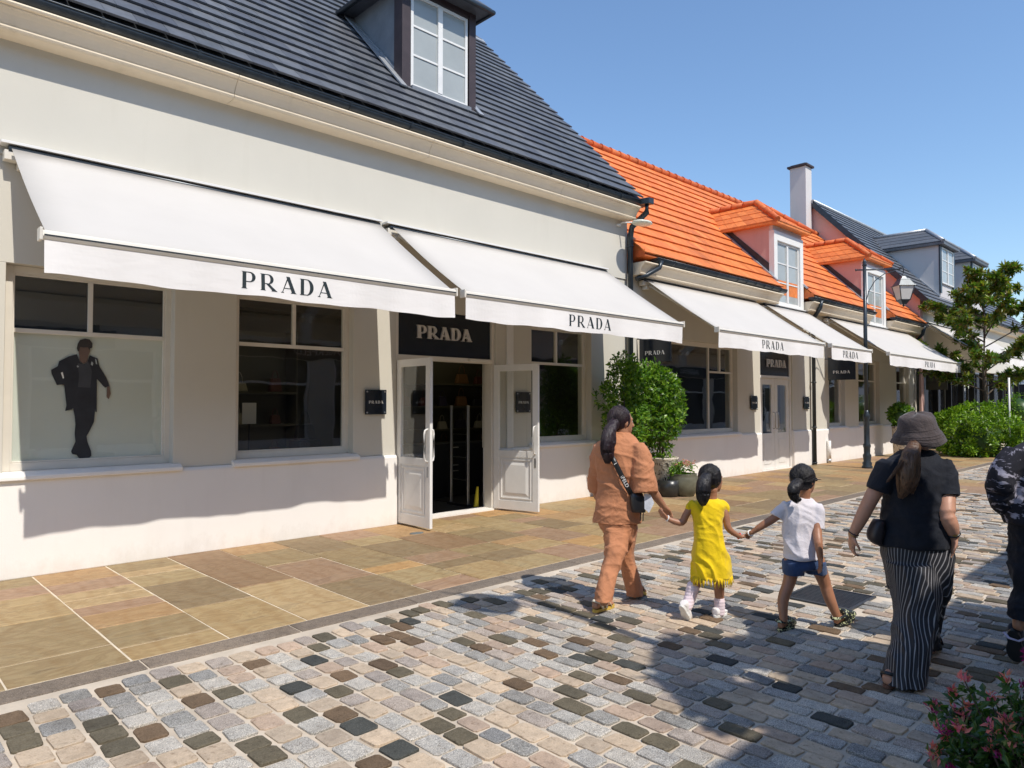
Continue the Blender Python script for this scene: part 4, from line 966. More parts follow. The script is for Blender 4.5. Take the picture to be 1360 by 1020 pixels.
LM_tree = leaf_mat('magnolia leaves', [(.045,.10,.015),(.08,.16,.02),(.14,.21,.03),(.24,.26,.04),(.16,.09,.03)], .32, .28)
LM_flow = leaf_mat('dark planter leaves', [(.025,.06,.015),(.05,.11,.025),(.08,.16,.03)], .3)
LM_pinkf = leaf_mat('pink petals', [(.62,.12,.16),(.72,.22,.20),(.60,.08,.25),(.70,.40,.25)], .3, .5)
LM_pale = leaf_mat('pale pink petals', [(.75,.50,.50),(.70,.30,.38),(.78,.66,.60)], .3, .5)
LM_mag = leaf_mat('magenta petals', [(.25,.01,.14),(.35,.02,.2)], .3, .5)
bark = pbr('grey brown bark', (.13,.10,.075), .85, .35, 12, 60, .01, .8)
def leaf(mb, p, d, n, l, w, m=0, fold=.25):
    """one folded leaf: base, two sides, tip"""
    d = d.normalized(); s = d.cross(n)
    if s.length < 1e-3: return
    s.normalize(); n = s.cross(d)
    mid = p + d*l*.5 - n*0
    mb.add([p, p+d*l*.45+s*w*.5+n*w*fold, p+d*l - n*l*.08, p+d*l*.45-s*w*.5+n*w*fold, p+d*l*.5], [(0,1,4),(1,2,4),(4,2,3),(0,4,3)], m, False)
def rvec(r):
    while True:
        v = V((r.uniform(-1,1), r.uniform(-1,1), r.uniform(-1,1)))
        if .05 < v.length <= 1: return v
def crown(name, mt, parent, blobs, nl, ll, lw, seed, edge=.55, hole=.0):
    r = random.Random(seed); mb = MB(); tot = sum(b_[3]*b_[4]*b_[5] for b_ in blobs)
    for (cx_, cy_, cz_, rx, ry, rz) in blobs:
        for _ in range(int(nl*rx*ry*rz/tot)):
            u = rvec(r); u = u.normalized()*(u.length**edge)
            p = V((cx_+u.x*rx, cy_+u.y*ry, cz_+u.z*rz))
            q = noise.noise(p*2.3+V((seed,0,0)))
            if q < hole and u.length > .5: continue
            p += V((1,1,1))*0 + rvec(r)*.04 + u*max(0, q)*.14*min(rx, rz)*2
            out = (V((u.x, u.y, u.z+.35)) + rvec(r)*.9).normalized()
            k = r.choice((.55,.75,.9,1.05,1.3))*r.uniform(.85,1.15); leaf(mb, p, (rvec(r)+out*.6), out, ll*k, lw*k)
    return mb.build(name, mt, parent, fix=False)

# tall potted shrub in a woven planter beside the shop corner
ps = thing('potted_shrub', (11.35, 7.42, 0), 'tall leafy green shrub in a pale woven planter at the corner between two shops', 'potted plant')
wov, nt, b = newmat('woven pale planter')
vc = N(nt, 'ShaderNodeTexVoronoi'); vc.distance = 'CHEBYCHEV'; vc.inputs['Scale'].default_value = 24; vc.inputs['Randomness'].default_value = .8
nt.links.new(coords(nt), vc.inputs[0]); nt.links.new(ramp(nt, vc.outputs[0], [(0,(.62,.56,.45)),(.50,(.55,.48,.38)),(.62,(.05,.04,.03))]), b.inputs['Base Color']); bump(nt, b, vc.outputs[0], .6, .02); b.inputs['Roughness'].default_value = .8
MB().lathe((11.35,7.42,0), [(.20,0),(.235,.02),(.27,.62),(.285,.64),(.285,.67),(.25,.67),(.24,.58),(.0,.58)], 28).build('planter', wov, ps)
for dx, dy in ((0,0),(.08,.05),(-.07,.04)):
    MB().tube([(11.35+dx*.5,7.42+dy*.5,.56),(11.35+dx,7.42+dy,1.1),(11.33+dx*2,7.5+dy*2.5,1.9)], [.022,.018,.01], 7).build('stem', bark, ps)
crown('foliage', LM_shrub, ps, [(11.25,7.40,1.30,.36,.34,.46),(11.2,7.42,1.85,.42,.40,.46),(11.3,7.42,.92,.30,.30,.26),(11.0,7.5,2.15,.28,.26,.24),(11.4,7.4,1.6,.34,.32,.4),(10.72,7.5,1.85,.3,.3,.42),(10.8,7.5,1.35,.26,.28,.34)], 6800, .085, .045, 3, .5, -.28)
ps2 = thing('potted_shrub', (9.95, 7.45, 0), 'darker leafy shrub against the wall, partly hidden behind the woman in terracotta', 'potted plant')
MB().lathe((9.95,7.42,0), [(.20,0),(.235,.02),(.27,.62),(.285,.64),(.285,.67),(.25,.67),(.24,.58),(.0,.58)], 28).build('planter', wov, ps2)
MB().tube([(9.95,7.42,.56),(9.97,7.45,1.1),(9.95,7.5,2.2)], [.022,.018,.01], 7).build('stem', bark, ps2)
crown('foliage', LM_shrub, ps2, [(9.95,7.48,1.35,.36,.34,.48),(10.0,7.5,1.95,.34,.34,.42),(9.98,7.5,2.3,.22,.24,.22),(9.55,7.55,1.75,.16,.2,.2),(9.95,7.45,.92,.28,.28,.26),(10.35,7.5,1.95,.28,.26,.40),(10.35,7.5,1.45,.24,.26,.3)], 5200, .08, .04, 33, .5, -.25)
fp = thing('flower_pot', (11.75, 7.15, 0), 'round olive glazed pot of pale pink flowers beside the woven planter', 'flower pot')
potm = pbr('olive grey glazed pot', (.13,.125,.085), .4, .25, 8, 40, .003)
FX, FY = 11.35, 6.98
MB().lathe((FX,FY,0), [(.13,0),(.17,.01),(.245,.12),(.262,.22),(.245,.34),(.225,.385),(.235,.40),(.21,.40),(.20,.35),(.0,.35)], 28).build('pot', potm, fp)
bx('pot_logo', M['plinth'], fp, FX-.236, FX-.230, FY+.02, FY+.06, .12, .19) if False else None
crown('foliage', LM_shrub, fp, [(FX,FY,.46,.24,.24,.12),(FX-.05,FY+.12,.40,.14,.12,.10),(FX-.1,FY-.1,.35,.12,.14,.1)], 900, .055, .03, 8)
mb = MB(); r = random.Random(5)
for _ in range(26):
    th = r.uniform(0, 6.28); rad = r.uniform(0,.24); c = V((FX+rad*math.cos(th)*.9, FY-.05+rad*math.sin(th), .52+r.uniform(0,.12)))
    for k in range(9): leaf(mb, c, rvec(r)+V((0,0,.5)), rvec(r), .035, .024)
mb.build('flowers', LM_pale, fp, fix=False)['kind'] = 'stuff'
pp = thing('plant_pot', (11.0, 7.25, 0), 'low dark pot on the pavement between the woven planter and the olive pot', 'flower pot')
MB().lathe((11.08,7.12,0), [(.12,0),(.17,.02),(.20,.16),(.19,.30),(.17,.30),(.16,.26),(0,.26)], 24).build('pot', pbr('dark glazed pot', (.03,.03,.028), .3), pp)

# clipped bush, tree, further planters
bu = thing('clipped_bush', (26.0, 5.85, 0), 'large rounded bright green bush under the tree at the end of the pavement', 'bush')
crown('foliage', LM_bush, bu, [(26.0,5.8,.85,1.15,1.12,.78),(25.8,5.3,.75,.8,.75,.68),(26.2,6.35,.75,.8,.75,.68),(25.9,5.8,.35,1.1,1.1,.38)], 22000, .10, .06, 4, .30)
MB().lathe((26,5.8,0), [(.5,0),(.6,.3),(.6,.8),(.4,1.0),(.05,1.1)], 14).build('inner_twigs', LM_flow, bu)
TX, TY = 28.0, 6.0
tr_ = thing('magnolia_tree', (TX, TY, 0), 'open crowned tree with glossy green and bronze leaves behind the round bush', 'tree')
r = random.Random(21)
tk = MB(); tk.tube([(TX,TY,0),(TX+.03,TY,1.4),(TX-.03,TY+.04,2.8),(TX+.02,TY,4.2),(TX,TY+.03,5.6)], [.085,.075,.06,.045,.02], 9)
tips = []
for i in range(24):
    z = 1.9 + i*.165; th = i*2.4 + r.uniform(-.4,.4); L = (2.15 - abs(z-3.3)*.40)*r.uniform(.65,1.0)
    if z > 4.8: L *= .7
    a = V((TX, TY, z)); dirv = V((math.cos(th), math.sin(th), r.uniform(.25,.6)))
    bpt = a + dirv*L*.55 + V((0,0,.03)); e = a + dirv*L
    tk.tube([a, bpt, e], [.026,.018,.008], 6)
    for t in (.45,.62,.78,.9,1.0):
        c = a.lerp(e, t); tips.append(c + rvec(r)*.1)
        for _ in range(2):
            e2 = c + V((math.cos(th+r.uniform(-1.4,1.4)), math.sin(th+r.uniform(-1.4,1.4)), r.uniform(.0,.8)))*r.uniform(.2,.42)
            tk.tube([c, e2], [.009,.004], 5, cap=False); tips.append(e2)
tips += [V((TX,TY,5.7)), V((TX+.1,TY-.1,5.4)), V((TX-.1,TY,6.0))]
tk.build('trunk', bark, tr_, fix=False)
mb = MB()
for c in tips:
    for _ in range(r.randint(24, 38)):
        d = rvec(r)+V((0,0,.25)); leaf(mb, c + rvec(r)*.07, d, (V((0,0,1))+rvec(r)*.8).normalized(), r.uniform(.15,.26), r.uniform(.065,.105), fold=.15)
mb.build('crown', LM_tree, tr_, fix=False)
def tub(x, y, rp, h, rc, zc, label, mt, seed):
    t = thing('potted_shrub', (x, y, 0), label, 'potted plant')
    MB().lathe((x,y,0), [(rp*.8,0),(rp*.85,.02),(rp,h-.03),(rp*1.03,h),(rp*.9,h),(0,h-.04)], 20).build('planter', mt, t)
    crown('foliage', LM_shrub, t, [(x,y,zc,rc,rc,rc)], 2200, .09, .05, seed, .35)
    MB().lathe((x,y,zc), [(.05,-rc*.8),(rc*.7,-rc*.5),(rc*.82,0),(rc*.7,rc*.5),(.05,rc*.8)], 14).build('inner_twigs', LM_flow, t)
tub(23.9, 7.35, .27, .95, .34, 1.28, 'small ball shaped shrub in a pale woven planter behind the woman in the hat', wov, 12)
tub(31.3, 5.7, .42, .85, .62, 1.35, 'leafy shrub in a dark tub beyond the large round bush', M['black'], 13)
# slim poles in front of the far shopfront
for x, y, h, mt, lab in ((26.3, 5.02, 2.45, 'white', 'slim white pole rising behind the right side of the round bush'), (29.2, 6.9, 3.0, 'zinc', 'thin grey pole under the end of the furthest lettered awning')):
    p = thing('parasol_pole', (x, y, 0), lab, 'pole'); MB().tube([(x,y,0),(x,y,h)], .028, 10).build('shaft', M[mt], p); MB().lathe((x,y,0), [(.12,0),(.12,.02),(.035,.05)], 16).build('base', M['gutter'], p)

# ------------------------------------------------------------------ street lamps
def street_lamp(x, y, H, label, ang=-math.pi/4, arm=.98):
    s = thing('street_lamp', (x, y, 0), label, 'street lamp')
    MB().lathe((x,y,0), [(.13,0),(.13,.05),(.105,.08),(.115,.14),(.085,.18),(.10,.30),(.10,.34),(.075,.38),(.08,.52),(.092,.55),(.092,.60),(.07,.64),(.068,1.25),(.085,1.28),(.085,1.36),(.055,1.42),(.05,1.5)], 18).build('base', M['gutter'], s)
    MB().tube([(x,y,1.4),(x,y,H-.18)], [.052,.042], 14).build('post', M['gutter'], s)
    MB().lathe((x,y,H-.2), [(.045,0),(.06,.03),(.04,.06),(.05,.10),(.03,.14),(.012,.2)], 14).build('finial', M['gutter'], s)
    dx, dy = math.cos(ang), math.sin(ang); q = lambda a, z: (x+dx*a, y+dy*a, z)
    zt = H-.3
    am = MB().tube([q(-.22, zt), q(arm*.93, zt+.02)], .018, 8).tube([q(-.22, zt+.025), q(-.22, zt-.03)], .02, 8)
    am.tube([q(.02, zt-.85), q(.10, zt-.55), q(.26, zt-.28), q(.5, zt-.1), q(.8, zt-.02)], .011, 8).tube([q(arm*.9, zt+.05), q(arm, zt+.07), q(arm*1.02, zt), q(arm, zt-.12)], .014, 8)
    am.build('arm', M['gutter'], s)
    cx_, cy_ = x+dx*arm, y+dy*arm; z0 = zt-.86
    def ringp(h, z, a0=0): return [(cx_+h*math.cos(a0+math.pi/4+k*math.pi/2+ang), cy_+h*math.sin(a0+math.pi/4+k*math.pi/2+ang), z) for k in range(4)]
    hd = MB(); cur = [hd]
    def frus(h0, z0_, h1, z1_, hd=None):
        hd = hd if hd is not None else cur[0]; a = ringp(h0, z0_); b_ = ringp(h1, z1_); hd.add(a+b_, [(3,2,1,0),(4,5,6,7)]+[(k,(k+1)%4,4+(k+1)%4,4+k) for k in range(4)])
    frus(.31, zt-.42, .29, zt-.395); frus(.27, zt-.395, .16, zt-.26); frus(.17, zt-.26, .15, zt-.235); frus(.10, zt-.235, .05, zt-.16); 
    lan = hd.build('lantern', M['gutter'], s)
    hd = MB(); cur[0] = hd; frus(.16, z0+.06, .18, z0+.09); frus(.07, z0-.03, .15, z0+.06); hd.build('lantern_base', M['gutter'], lan)
    MB().tube([(cx_,cy_,zt-.17),(cx_,cy_,zt-.1)], .02, 8).build('lantern_hook', M['gutter'], lan); MB().lathe((cx_,cy_,z0-.09), [(.01,0),(.03,.03),(.015,.06)], 10).build('lantern_finial', M['gutter'], lan)
    a, b_ = ringp(.165, z0+.09), ringp(.265, zt-.42)
    gm = MB(); gm.add(a+b_, [(k,(k+1)%4,4+(k+1)%4,4+k) for k in range(4)]+[(3,2,1,0),(4,5,6,7)])
    fm, nt, b = newmat('frosted lantern glass'); b.inputs['Base Color'].default_value = (.62,.60,.56,1); b.inputs['Roughness'].default_value = .3
    gm.build('lantern_glass', fm, lan)
    for k in range(4): MB().tube([a[k], b_[k]], .012, 6).build('lantern_bar', M['gutter'], lan)
    return s
street_lamp(19.1, 6.69, 5.38, 'tall dark street lamp with one hanging lantern standing on the pavement')
lp = street_lamp(3.85, .35, 5.55, 'dark street lamp standing just right of the camera, outside the picture', ang=math.pi*.5+.5, arm=.6)
ot = thing('potted_tree', (4.3, -1.2, 0), 'small round headed tree in a tub across the street, outside the picture', 'tree')
MB().tube([(4.3,-1.2,.3),(4.28,-1.18,3.6)], [.06,.04], 8).build('trunk', bark, ot); MB().lathe((4.3,-1.2,0), [(.3,0),(.38,.55),(.33,.55),(0,.5)], 20).build('planter', M['black'], ot)
crown('crown', LM_tree, ot, [(3.62,-1.25,4.45,.42,.42,.35),(3.85,-.85,4.4,.22,.28,.25),(3.3,-1.5,4.3,.35,.4,.3),(4.02,-1.25,4.45,.38,.38,.30)], 9500, .16, .10, 31, .4)

# foreground planter at the right edge
fg = thing('flower_planter', (2.66, .50, 0), 'shaded planter of pink and coral flowers at the bottom right corner', 'planter')
GX, GY = 2.70, .43
MB().lathe((GX,GY,0), [(.2,0),(.24,.02),(.31,.46),(.32,.5),(.28,.5),(0,.46)], 24).build('planter', potm, fg)
r = random.Random(77); st = MB(); lf = MB(); flw = MB(); fl2 = MB()
for i in range(90):
    th = r.uniform(0, 6.283); rad = r.uniform(.03,.32); H = r.uniform(.52,.80) - rad*.35
    if i < 12: th = math.radians(135 + r.uniform(-40, 40)); rad = r.uniform(.2,.36)
    base = V((GX+.12*math.cos(th), GY+.12*math.sin(th), .46)); tip = V((GX+rad*math.cos(th), GY+rad*math.sin(th), H)); mid = base.lerp(tip,.5)+V((0,0,.05))+rvec(r)*.02
    st.tube([base, mid, tip], [.004,.003,.002], 5, cap=False)
    for k in range(44):
        t = r.uniform(.1,1); c = base.lerp(mid, t*2) if t < .5 else mid.lerp(tip, t*2-1)
        leaf(lf, c+rvec(r)*.02, rvec(r)+V((0,0,.2)), (V((0,0,1))+rvec(r)).normalized(), r.uniform(.025,.05), r.uniform(.014,.026))
    mbf = flw if r.random() < .86 else fl2
    for k in range(r.randint(8,20)):
        d = rvec(r)+V((0,0,.6)); leaf(mbf, tip+rvec(r)*.018, d, rvec(r), r.uniform(.018,.034), .010)
fl2.build('magenta_flowers', LM_mag, fg, fix=False)['kind'] = 'stuff'
st.build('stems', bark, fg, fix=False); lf.build('foliage', LM_flow, fg, fix=False); flw.build('flowers', LM_pinkf, fg, fix=False)['kind'] = 'stuff'
pb = MB(); c = V((2.93,.50,.80))
for k in range(160): leaf(pb, c, rvec(r), rvec(r), .045, .014)
pb.tube([(GX+.1,GY+.05,.46),(2.92,.50,.78)], .004, 5); pb.build('pompon_flower', LM_mag, fg, fix=False)

# ------------------------------------------------------------------ people
HR = V((RGT.x, RGT.y, 0)).normalized(); HF = V((FWD.x, FWD.y, 0)).normalized(); UZ = V((0,0,1))
def catmull(a, b, c, d, t): return 0.5*((2*b)+(-a+c)*t+(2*a-5*b+4*c-d)*t*t+(-a+3*b-3*c+d)*t*t*t)
def loft(mb, rings, n=20, sub=3, m=0, p=2.15):
    """closed body of elliptical rings: (centre, axis A, half A, axis B, half B)"""
    R_ = []
    for i in range(len(rings)-1):
        q = [rings[max(i-1,0)], rings[i], rings[i+1], rings[min(i+2,len(rings)-1)]]
        for s in range(sub):
            t = s/sub
            R_.append(tuple(catmull(q[0][k], q[1][k], q[2][k], q[3][k], t) for k in range(5)))
    R_.append(rings[-1]); b = len(mb.v)
    for c, A, a, B, bb in R_:
        a = max(a, .002); bb = max(bb, .002)
        for k in range(n):
            th = 2*math.pi*k/n; cs, sn = math.cos(th), math.sin(th)
            mb.v.append(tuple(c + A*(a*math.copysign(abs(cs)**(2/p), cs)) + B*(bb*math.copysign(abs(sn)**(2/p), sn))))
    for i in range(len(R_)-1):
        for k in range(n): mb.f.append((b+i*n+k, b+i*n+(k+1)%n, b+(i+1)*n+(k+1)%n, b+(i+1)*n+k)); mb.m.append(m); mb.sm.append(True)
    mb.f.append(tuple(b+k for k in range(n))[::-1]); mb.f.append(tuple(b+(len(R_)-1)*n+k for k in range(n))); mb.m += [m, m]; mb.sm += [True, True]
    return mb
def limb(mb, pts, rad, n=14, sub=3):
    """tapering limb with rounded ends through the joints"""
    P_ = []; r_ = []
    for i in range(len(pts)-1):
        q = [pts[max(i-1,0)], pts[i], pts[i+1], pts[min(i+2,len(pts)-1)]]; g = [rad[max(i-1,0)], rad[i], rad[i+1], rad[min(i+2,len(pts)-1)]]
        for s in range(sub): P_.append(catmull(*q, s/sub)); r_.append(max(.002, catmull(*g, s/sub)))
    P_.append(pts[-1]); r_.append(rad[-1])
    a = (P_[0]-P_[1]).normalized(); e = (P_[-1]-P_[-2]).normalized()
    P_ = [P_[0]+a*r_[0]*.75, P_[0]+a*r_[0]*.4] + P_ + [P_[-1]+e*r_[-1]*.4, P_[-1]+e*r_[-1]*.75]; r_ = [r_[0]*.45, r_[0]*.88] + r_ + [r_[-1]*.88, r_[-1]*.45]
    mb.tube(P_, r_, n); return mb
def ball(mb, c, rx, ry, rz, X=None, Y=None, Z=None, n=20, rows=12):
    X = X or HR; Y = Y or HF; Z = Z or UZ; rings = []
    b = len(mb.v)
    for i in range(rows+1):
        ph = -math.pi/2 + math.pi*(i+.5*(i==0)-.5*(i==rows))/rows
        for k in range(n):
            th = 2*math.pi*k/n; mb.v.append(tuple(c + X*(rx*math.cos(ph)*math.cos(th)) + Y*(ry*math.cos(ph)*math.sin(th)) + Z*(rz*math.sin(ph))))
    for i in range(rows):
        for k in range(n): mb.f.append((b+i*n+k, b+i*n+(k+1)%n, b+(i+1)*n+(k+1)%n, b+(i+1)*n+k)); mb.m.append(0); mb.sm.append(True)
    mb.f.append(tuple(b+k for k in range(n))[::-1]); mb.f.append(tuple(b+rows*n+k for k in range(n))); mb.m += [0,0]; mb.sm += [True,True]
    return mb
def voxel(mb, name, mt, parent, size, smooth=3, folds=None, attr=None):
    """weld overlapping closed pieces into one continuous surface, smooth it, push folds into it"""
    me = mb.mesh('tmp', mt); to = bpy.data.objects.new('tmp', me); COL.objects.link(to)
    md = to.modifiers.new('r', 'REMESH'); md.mode = 'VOXEL'; md.voxel_size = size; md.use_smooth_shade = True
    sm = to.modifiers.new('s', 'SMOOTH'); sm.factor = .5; sm.iterations = smooth
    out = bpy.data.meshes.new_from_object(to.evaluated_get(bpy.context.evaluated_depsgraph_get()))
    COL.objects.unlink(to); bpy.data.objects.remove(to)
    if folds:
        out.calc_loop_triangles() if False else None
        nr = [v.normal.copy() for v in out.vertices]
        for v, nn in zip(out.vertices, nr): v.co += nn*folds(v.co, nn)
    if attr:
        at = out.attributes.new('across', 'FLOAT', 'POINT')
        for i, v in enumerate(out.vertices): at.data[i].value = attr(v.co)
    o_ = ORG[parent.name]; out.transform(Matrix.Translation(-o_))
    out.materials.clear(); out.materials.append(mt); out.update()
    return link(name, out, o_, parent)
def crease(p, ang, fa, fl, seed, sharp=2.4):
    lat = p.dot(HR); dep = p.dot(HF); c, s_ = math.cos(ang), math.sin(ang)
    a_ = lat*c + p.z*s_; l_ = -lat*s_ + p.z*c
    w_ = .12*noise.noise(V((lat*4, p.z*4, seed)))
    return max(0., 1 - sharp*abs(noise.noise(V(((a_+w_)*fa, l_*fl, dep*fa*.6 + seed)))))**1.6
def strands(t, mt, pts, rad, n, seed, r0=.0016, tail=.02):
    r = random.Random(seed); mb = MB(); N_ = len(pts)
    for i in range(n):
        th = r.uniform(0, 6.283); q = r.uniform(.80, 1.06); P_ = []
        for j, p in enumerate(pts):
            tg = (pts[min(j+1,N_-1)]-pts[max(j-1,0)]).normalized(); A = tg.cross(HF).normalized(); B = tg.cross(A); th += r.uniform(-.10,.10)
            P_.append(p + (A*math.cos(th) + B*math.sin(th))*rad[j]*q)
        P_[-1] = P_[-1] + (P_[-1]-P_[-2]).normalized()*r.uniform(0, tail) + rvec(r)*.006
        PP = []
        for j in range(N_-1):
            g4 = [P_[max(j-1,0)], P_[j], P_[j+1], P_[min(j+2,N_-1)]]
            for k in range(3): PP.append(catmull(*g4, k/3))
        PP.append(P_[-1]); mb.tube(PP, [r0]*(len(PP)-1)+[r0*.3], 4, cap=False)
    o = mb.build('hair_strands', mt, t, fix=False); o['kind'] = 'stuff'; return o
def scalp(t, mt, c, fd, sd_, up, off, rx, ry, rz, tie, n, seed, r0=.0017):
    r = random.Random(seed); mb = MB(); tv_ = tie - (c+off); tv_ = V((tv_.dot(sd_)/rx, tv_.dot(fd)/ry, tv_.dot(up)/rz)).normalized()
    for i in range(n):
        a_ = r.uniform(-1.5, 1.5); el_ = r.uniform(-.15, 1.35); st_ = V((math.sin(a_)*math.cos(el_), math.cos(a_)*math.cos(el_), math.sin(el_)))
        if st_.y > .35 and st_.z < .45: continue
        P_ = []; lift = r.choice((.01,.02,.03,.075)); ph_ = r.uniform(0,6)
        for j in range(9):
            q = st_.lerp(tv_, j/8).normalized()*(1.008+lift*math.sin(math.pi*j/8)+.006*math.sin(j*1.3+ph_)); P_.append(c + off + sd_*(q.x*rx) + fd*(q.y*ry) + up*(q.z*rz))
        mb.tube(P_, r0, 4, cap=False)
    o = mb.build('hair_strands', mt, t, fix=False); o['kind'] = 'stuff'; return o
def ridged(p, f, seed): return 1 - 2*abs(noise.noise(V((p.x*f[0]+seed, p.y*f[1], p.z*f[2]))))
class Fig:
    def __init__(s, d0, lat=None): s.d0 = d0; s.k = d0/940
    def at(s, u, v, dd=0.):
        return V((0,0,EYE)) + (FWD + RGT*((u-680)/940) - UPV*((v-510)/940))*(s.d0+dd)
    def ring(s, uL, uR, v, b, dd=0.): 
        c = s.at((uL+uR)/2, v, dd); return (c, HR, (uR-uL)/2*(s.d0+dd)/940, HF, b)
def hand(mb, wrist, d, pn, L, side, curl=.5, wr=None):
    """palm, four unequal bent fingers and a thumb leaving the side of the palm"""
    d = d.normalized(); pn = (pn - d*pn.dot(d)).normalized(); s = d.cross(pn).normalized()*side
    pl, pw, pt = L*.50, L*.225, L*.085; wr = wr or L*.16
    loft(mb, [(wrist - d*L*.12, s, wr, pn, wr*.8), (wrist + d*L*.05, s, wr*1.02, pn, wr*.78), (wrist + d*pl*.45, s, pw*.95, pn, pt*1.15), (wrist + d*pl*.85, s, pw, pn, pt), (wrist + d*pl*1.02, s, pw*.92, pn, pt*.75)], 14, 2, p=2.5)
    for i, (o, ln) in enumerate(((.76,.40),(.26,.46),(-.25,.43),(-.74,.33))):
        p = wrist + d*pl*.9 + s*pw*o; ln *= L; a = 0; pts = [p - d*L*.06, p]; r0 = L*.050
        for j, f in enumerate((.45,.32,.26)):
            a += curl*(.55+.35*j); p = p + (d*math.cos(a) + pn*math.sin(a) + s*o*.06)*ln*f; pts.append(p)
        limb(mb, pts, [r0*1.05, r0*1.05, r0, r0*.9, r0*.75], 10, 2)
    t0 = wrist + d*pl*.22 + s*pw*.75
    limb(mb, [t0, t0 + (d*.7+s*.62+pn*.25)*L*.17, t0 + (d*1.25+s*.78+pn*.55)*L*.20, t0 + (d*1.75+s*.68+pn*.75)*L*.21], [L*.075, L*.062, L*.054, L*.042], 10, 2)
def head(mb, c, fd, k=1.0):
    """skull, jaw, nose, brow, lips, ears; fd = where the face looks"""
    fd = fd.normalized(); sd_ = fd.cross(UZ).normalized(); up = sd_.cross(fd)
    ball(mb, c + up*.015*k - fd*.008*k, .074*k, .094*k, .105*k, sd_, fd, up)
    loft(mb, [(c + up*.03*k + fd*.02*k, sd_, .066*k, fd, .070*k), (c - up*.03*k + fd*.028*k, sd_, .060*k, fd, .062*k), (c - up*.075*k + fd*.036*k, sd_, .046*k, fd, .048*k), (c - up*.105*k + fd*.050*k, sd_, .022*k, fd, .026*k)], 16, 2)
    limb(mb, [c + up*.012*k + fd*.083*k, c - up*.012*k + fd*.098*k, c - up*.030*k + fd*.104*k], [.009*k, .012*k, .015*k], 8, 2)
    limb(mb, [c - sd_*.045*k + up*.030*k + fd*.070*k, c + up*.028*k + fd*.083*k, c + sd_*.045*k + up*.030*k + fd*.070*k], [.009*k,.010*k,.009*k], 8, 2)
    limb(mb, [c - sd_*.020*k - up*.060*k + fd*.080*k, c - up*.060*k + fd*.088*k, c + sd_*.020*k - up*.060*k + fd*.080*k], [.006*k,.009*k,.006*k], 8, 2)
    for s in (-1, 1): ball(mb, c + sd_*s*.078*k - fd*.004*k - up*.005*k, .010*k, .018*k, .030*k, sd_, fd, up, 10, 8)
    return sd_, up
def eyes(t, c, fd, k, up, sd_):
    white = M.get('eyew') or pbr('eye white', (.7,.68,.66), .2, .02, 5, 0, 0); M['eyew'] = white
    for s in (-1, 1):
        mb = MB(); ball(mb, c + sd_*s*.031*k + up*.008*k + fd*.070*k, .013*k, .013*k, .011*k, sd_, fd, up, 10, 8); e = mb.build('eye', white, t)
        mb = MB(); ball(mb, c + sd_*s*.031*k + up*.008*k + fd*.0795*k, .006*k, .005*k, .006*k, sd_, fd, up, 8, 6); mb.build('iris', M['black'], e)
def skin_mat(name, c): 
    m = pbr(name, c, .48, .10, 14, 220, .0008, .35, col2=(min(1,c[0]*1.1), c[1]*1.03, c[2]*1.0))
    b = m.node_tree.nodes["Principled BSDF"]; b.inputs['Subsurface Weight'].default_value = .08; b.inputs['Subsurface Radius'].default_value = (.02,.008,.004); b.inputs['Subsurface Scale'].default_value = .4; return m
def hair_mat(name, c, c2, rough=.5):
    m, nt, b = newmat(name); n = noise_n(nt, coords(nt, scale=(130,130,6)), 1.0, 3, .6); n2 = noise_n(nt, coords(nt), 18, 3)
    nt.links.new(mixc(nt, n2, ramp(nt, n, [(.35, c), (.7, c2)]), c), b.inputs['Base Color']); b.inputs['Roughness'].default_value = rough
    b.inputs['Anisotropic'].default_value = .6; bump(nt, b, n, .9, .006); return m
def cloth_mat(name, c, var=.12, rough=.85, bs=500, big=.25, weave=True, sheen=.2):
    m, nt, b = newmat(name); vec = coords(nt); n = noise_n(nt, vec, 9, 6, .65)
    nt.links.new(ramp(nt, n, [(.3, sc(c, 1-var)), (.7, sc(c, 1+var*.6))]), b.inputs['Base Color']); b.inputs['Roughness'].default_value = rough
    b.inputs['Sheen Weight'].default_value = sheen; b.inputs['Specular IOR Level'].default_value = .25
    n1 = noise_n(nt, vec, bs, 2); n2 = noise_n(nt, vec, 16, 5, .6, .6)
    b1_ = N(nt, 'ShaderNodeBump'); b1_.inputs['Strength'].default_value = big; b1_.inputs['Distance'].default_value = .03; nt.links.new(n2, b1_.inputs['Height'])
    b2_ = N(nt, 'ShaderNodeBump'); b2_.inputs['Strength'].default_value = .3; b2_.inputs['Distance'].default_value = .001; nt.links.new(n1, b2_.inputs['Height']); nt.links.new(b1_.outputs[0], b2_.inputs['Normal'])
    nt.links.new(b2_.outputs[0], b.inputs['Normal']); return m
WALK = V((1, .03, 0)).normalized()
def foot(mb, heel, toe, up, L, w, bare=True):
    d = (toe-heel).normalized(); s = d.cross(up).normalized(); u = s.cross(d)
    f = lambda t, a, h: (heel + d*L*t + u*h*.5, s, a, u, h*.5)
    loft(mb, [f(.0, w*.28, .045*L/.24), f(.10, w*.36, .065*L/.24), f(.28, w*.36, .075*L/.24), f(.5, w*.42, .055*L/.24), f(.72, w*.48, .036*L/.24), f(.88, w*.44, .028*L/.24), f(1.0, w*.25, .018*L/.24)], 14, 2, p=2.3)
    return d, s, u
def sole(heel, toe, up, L, w, h, grow=1.08):
    d = (toe-heel).normalized(); s = d.cross(up).normalized(); u = s.cross(d); pts = []
    for i in range(22):
        th = 2*math.pi*i/22; a, b_ = math.cos(th), math.sin(th)
        wid = w*.5*(1.0 if a > 0 else .80)*(1-.14*math.exp(-((a+.1)/.25)**2)); pts.append(heel + d*(L*.5 + L*.5*grow*math.copysign(abs(a)**.85, a)) + s*wid*grow*math.copysign(abs(b_)**.8, b_))
    mb = MB(); mb.prism([p - u*h for p in pts], u*h); return mb
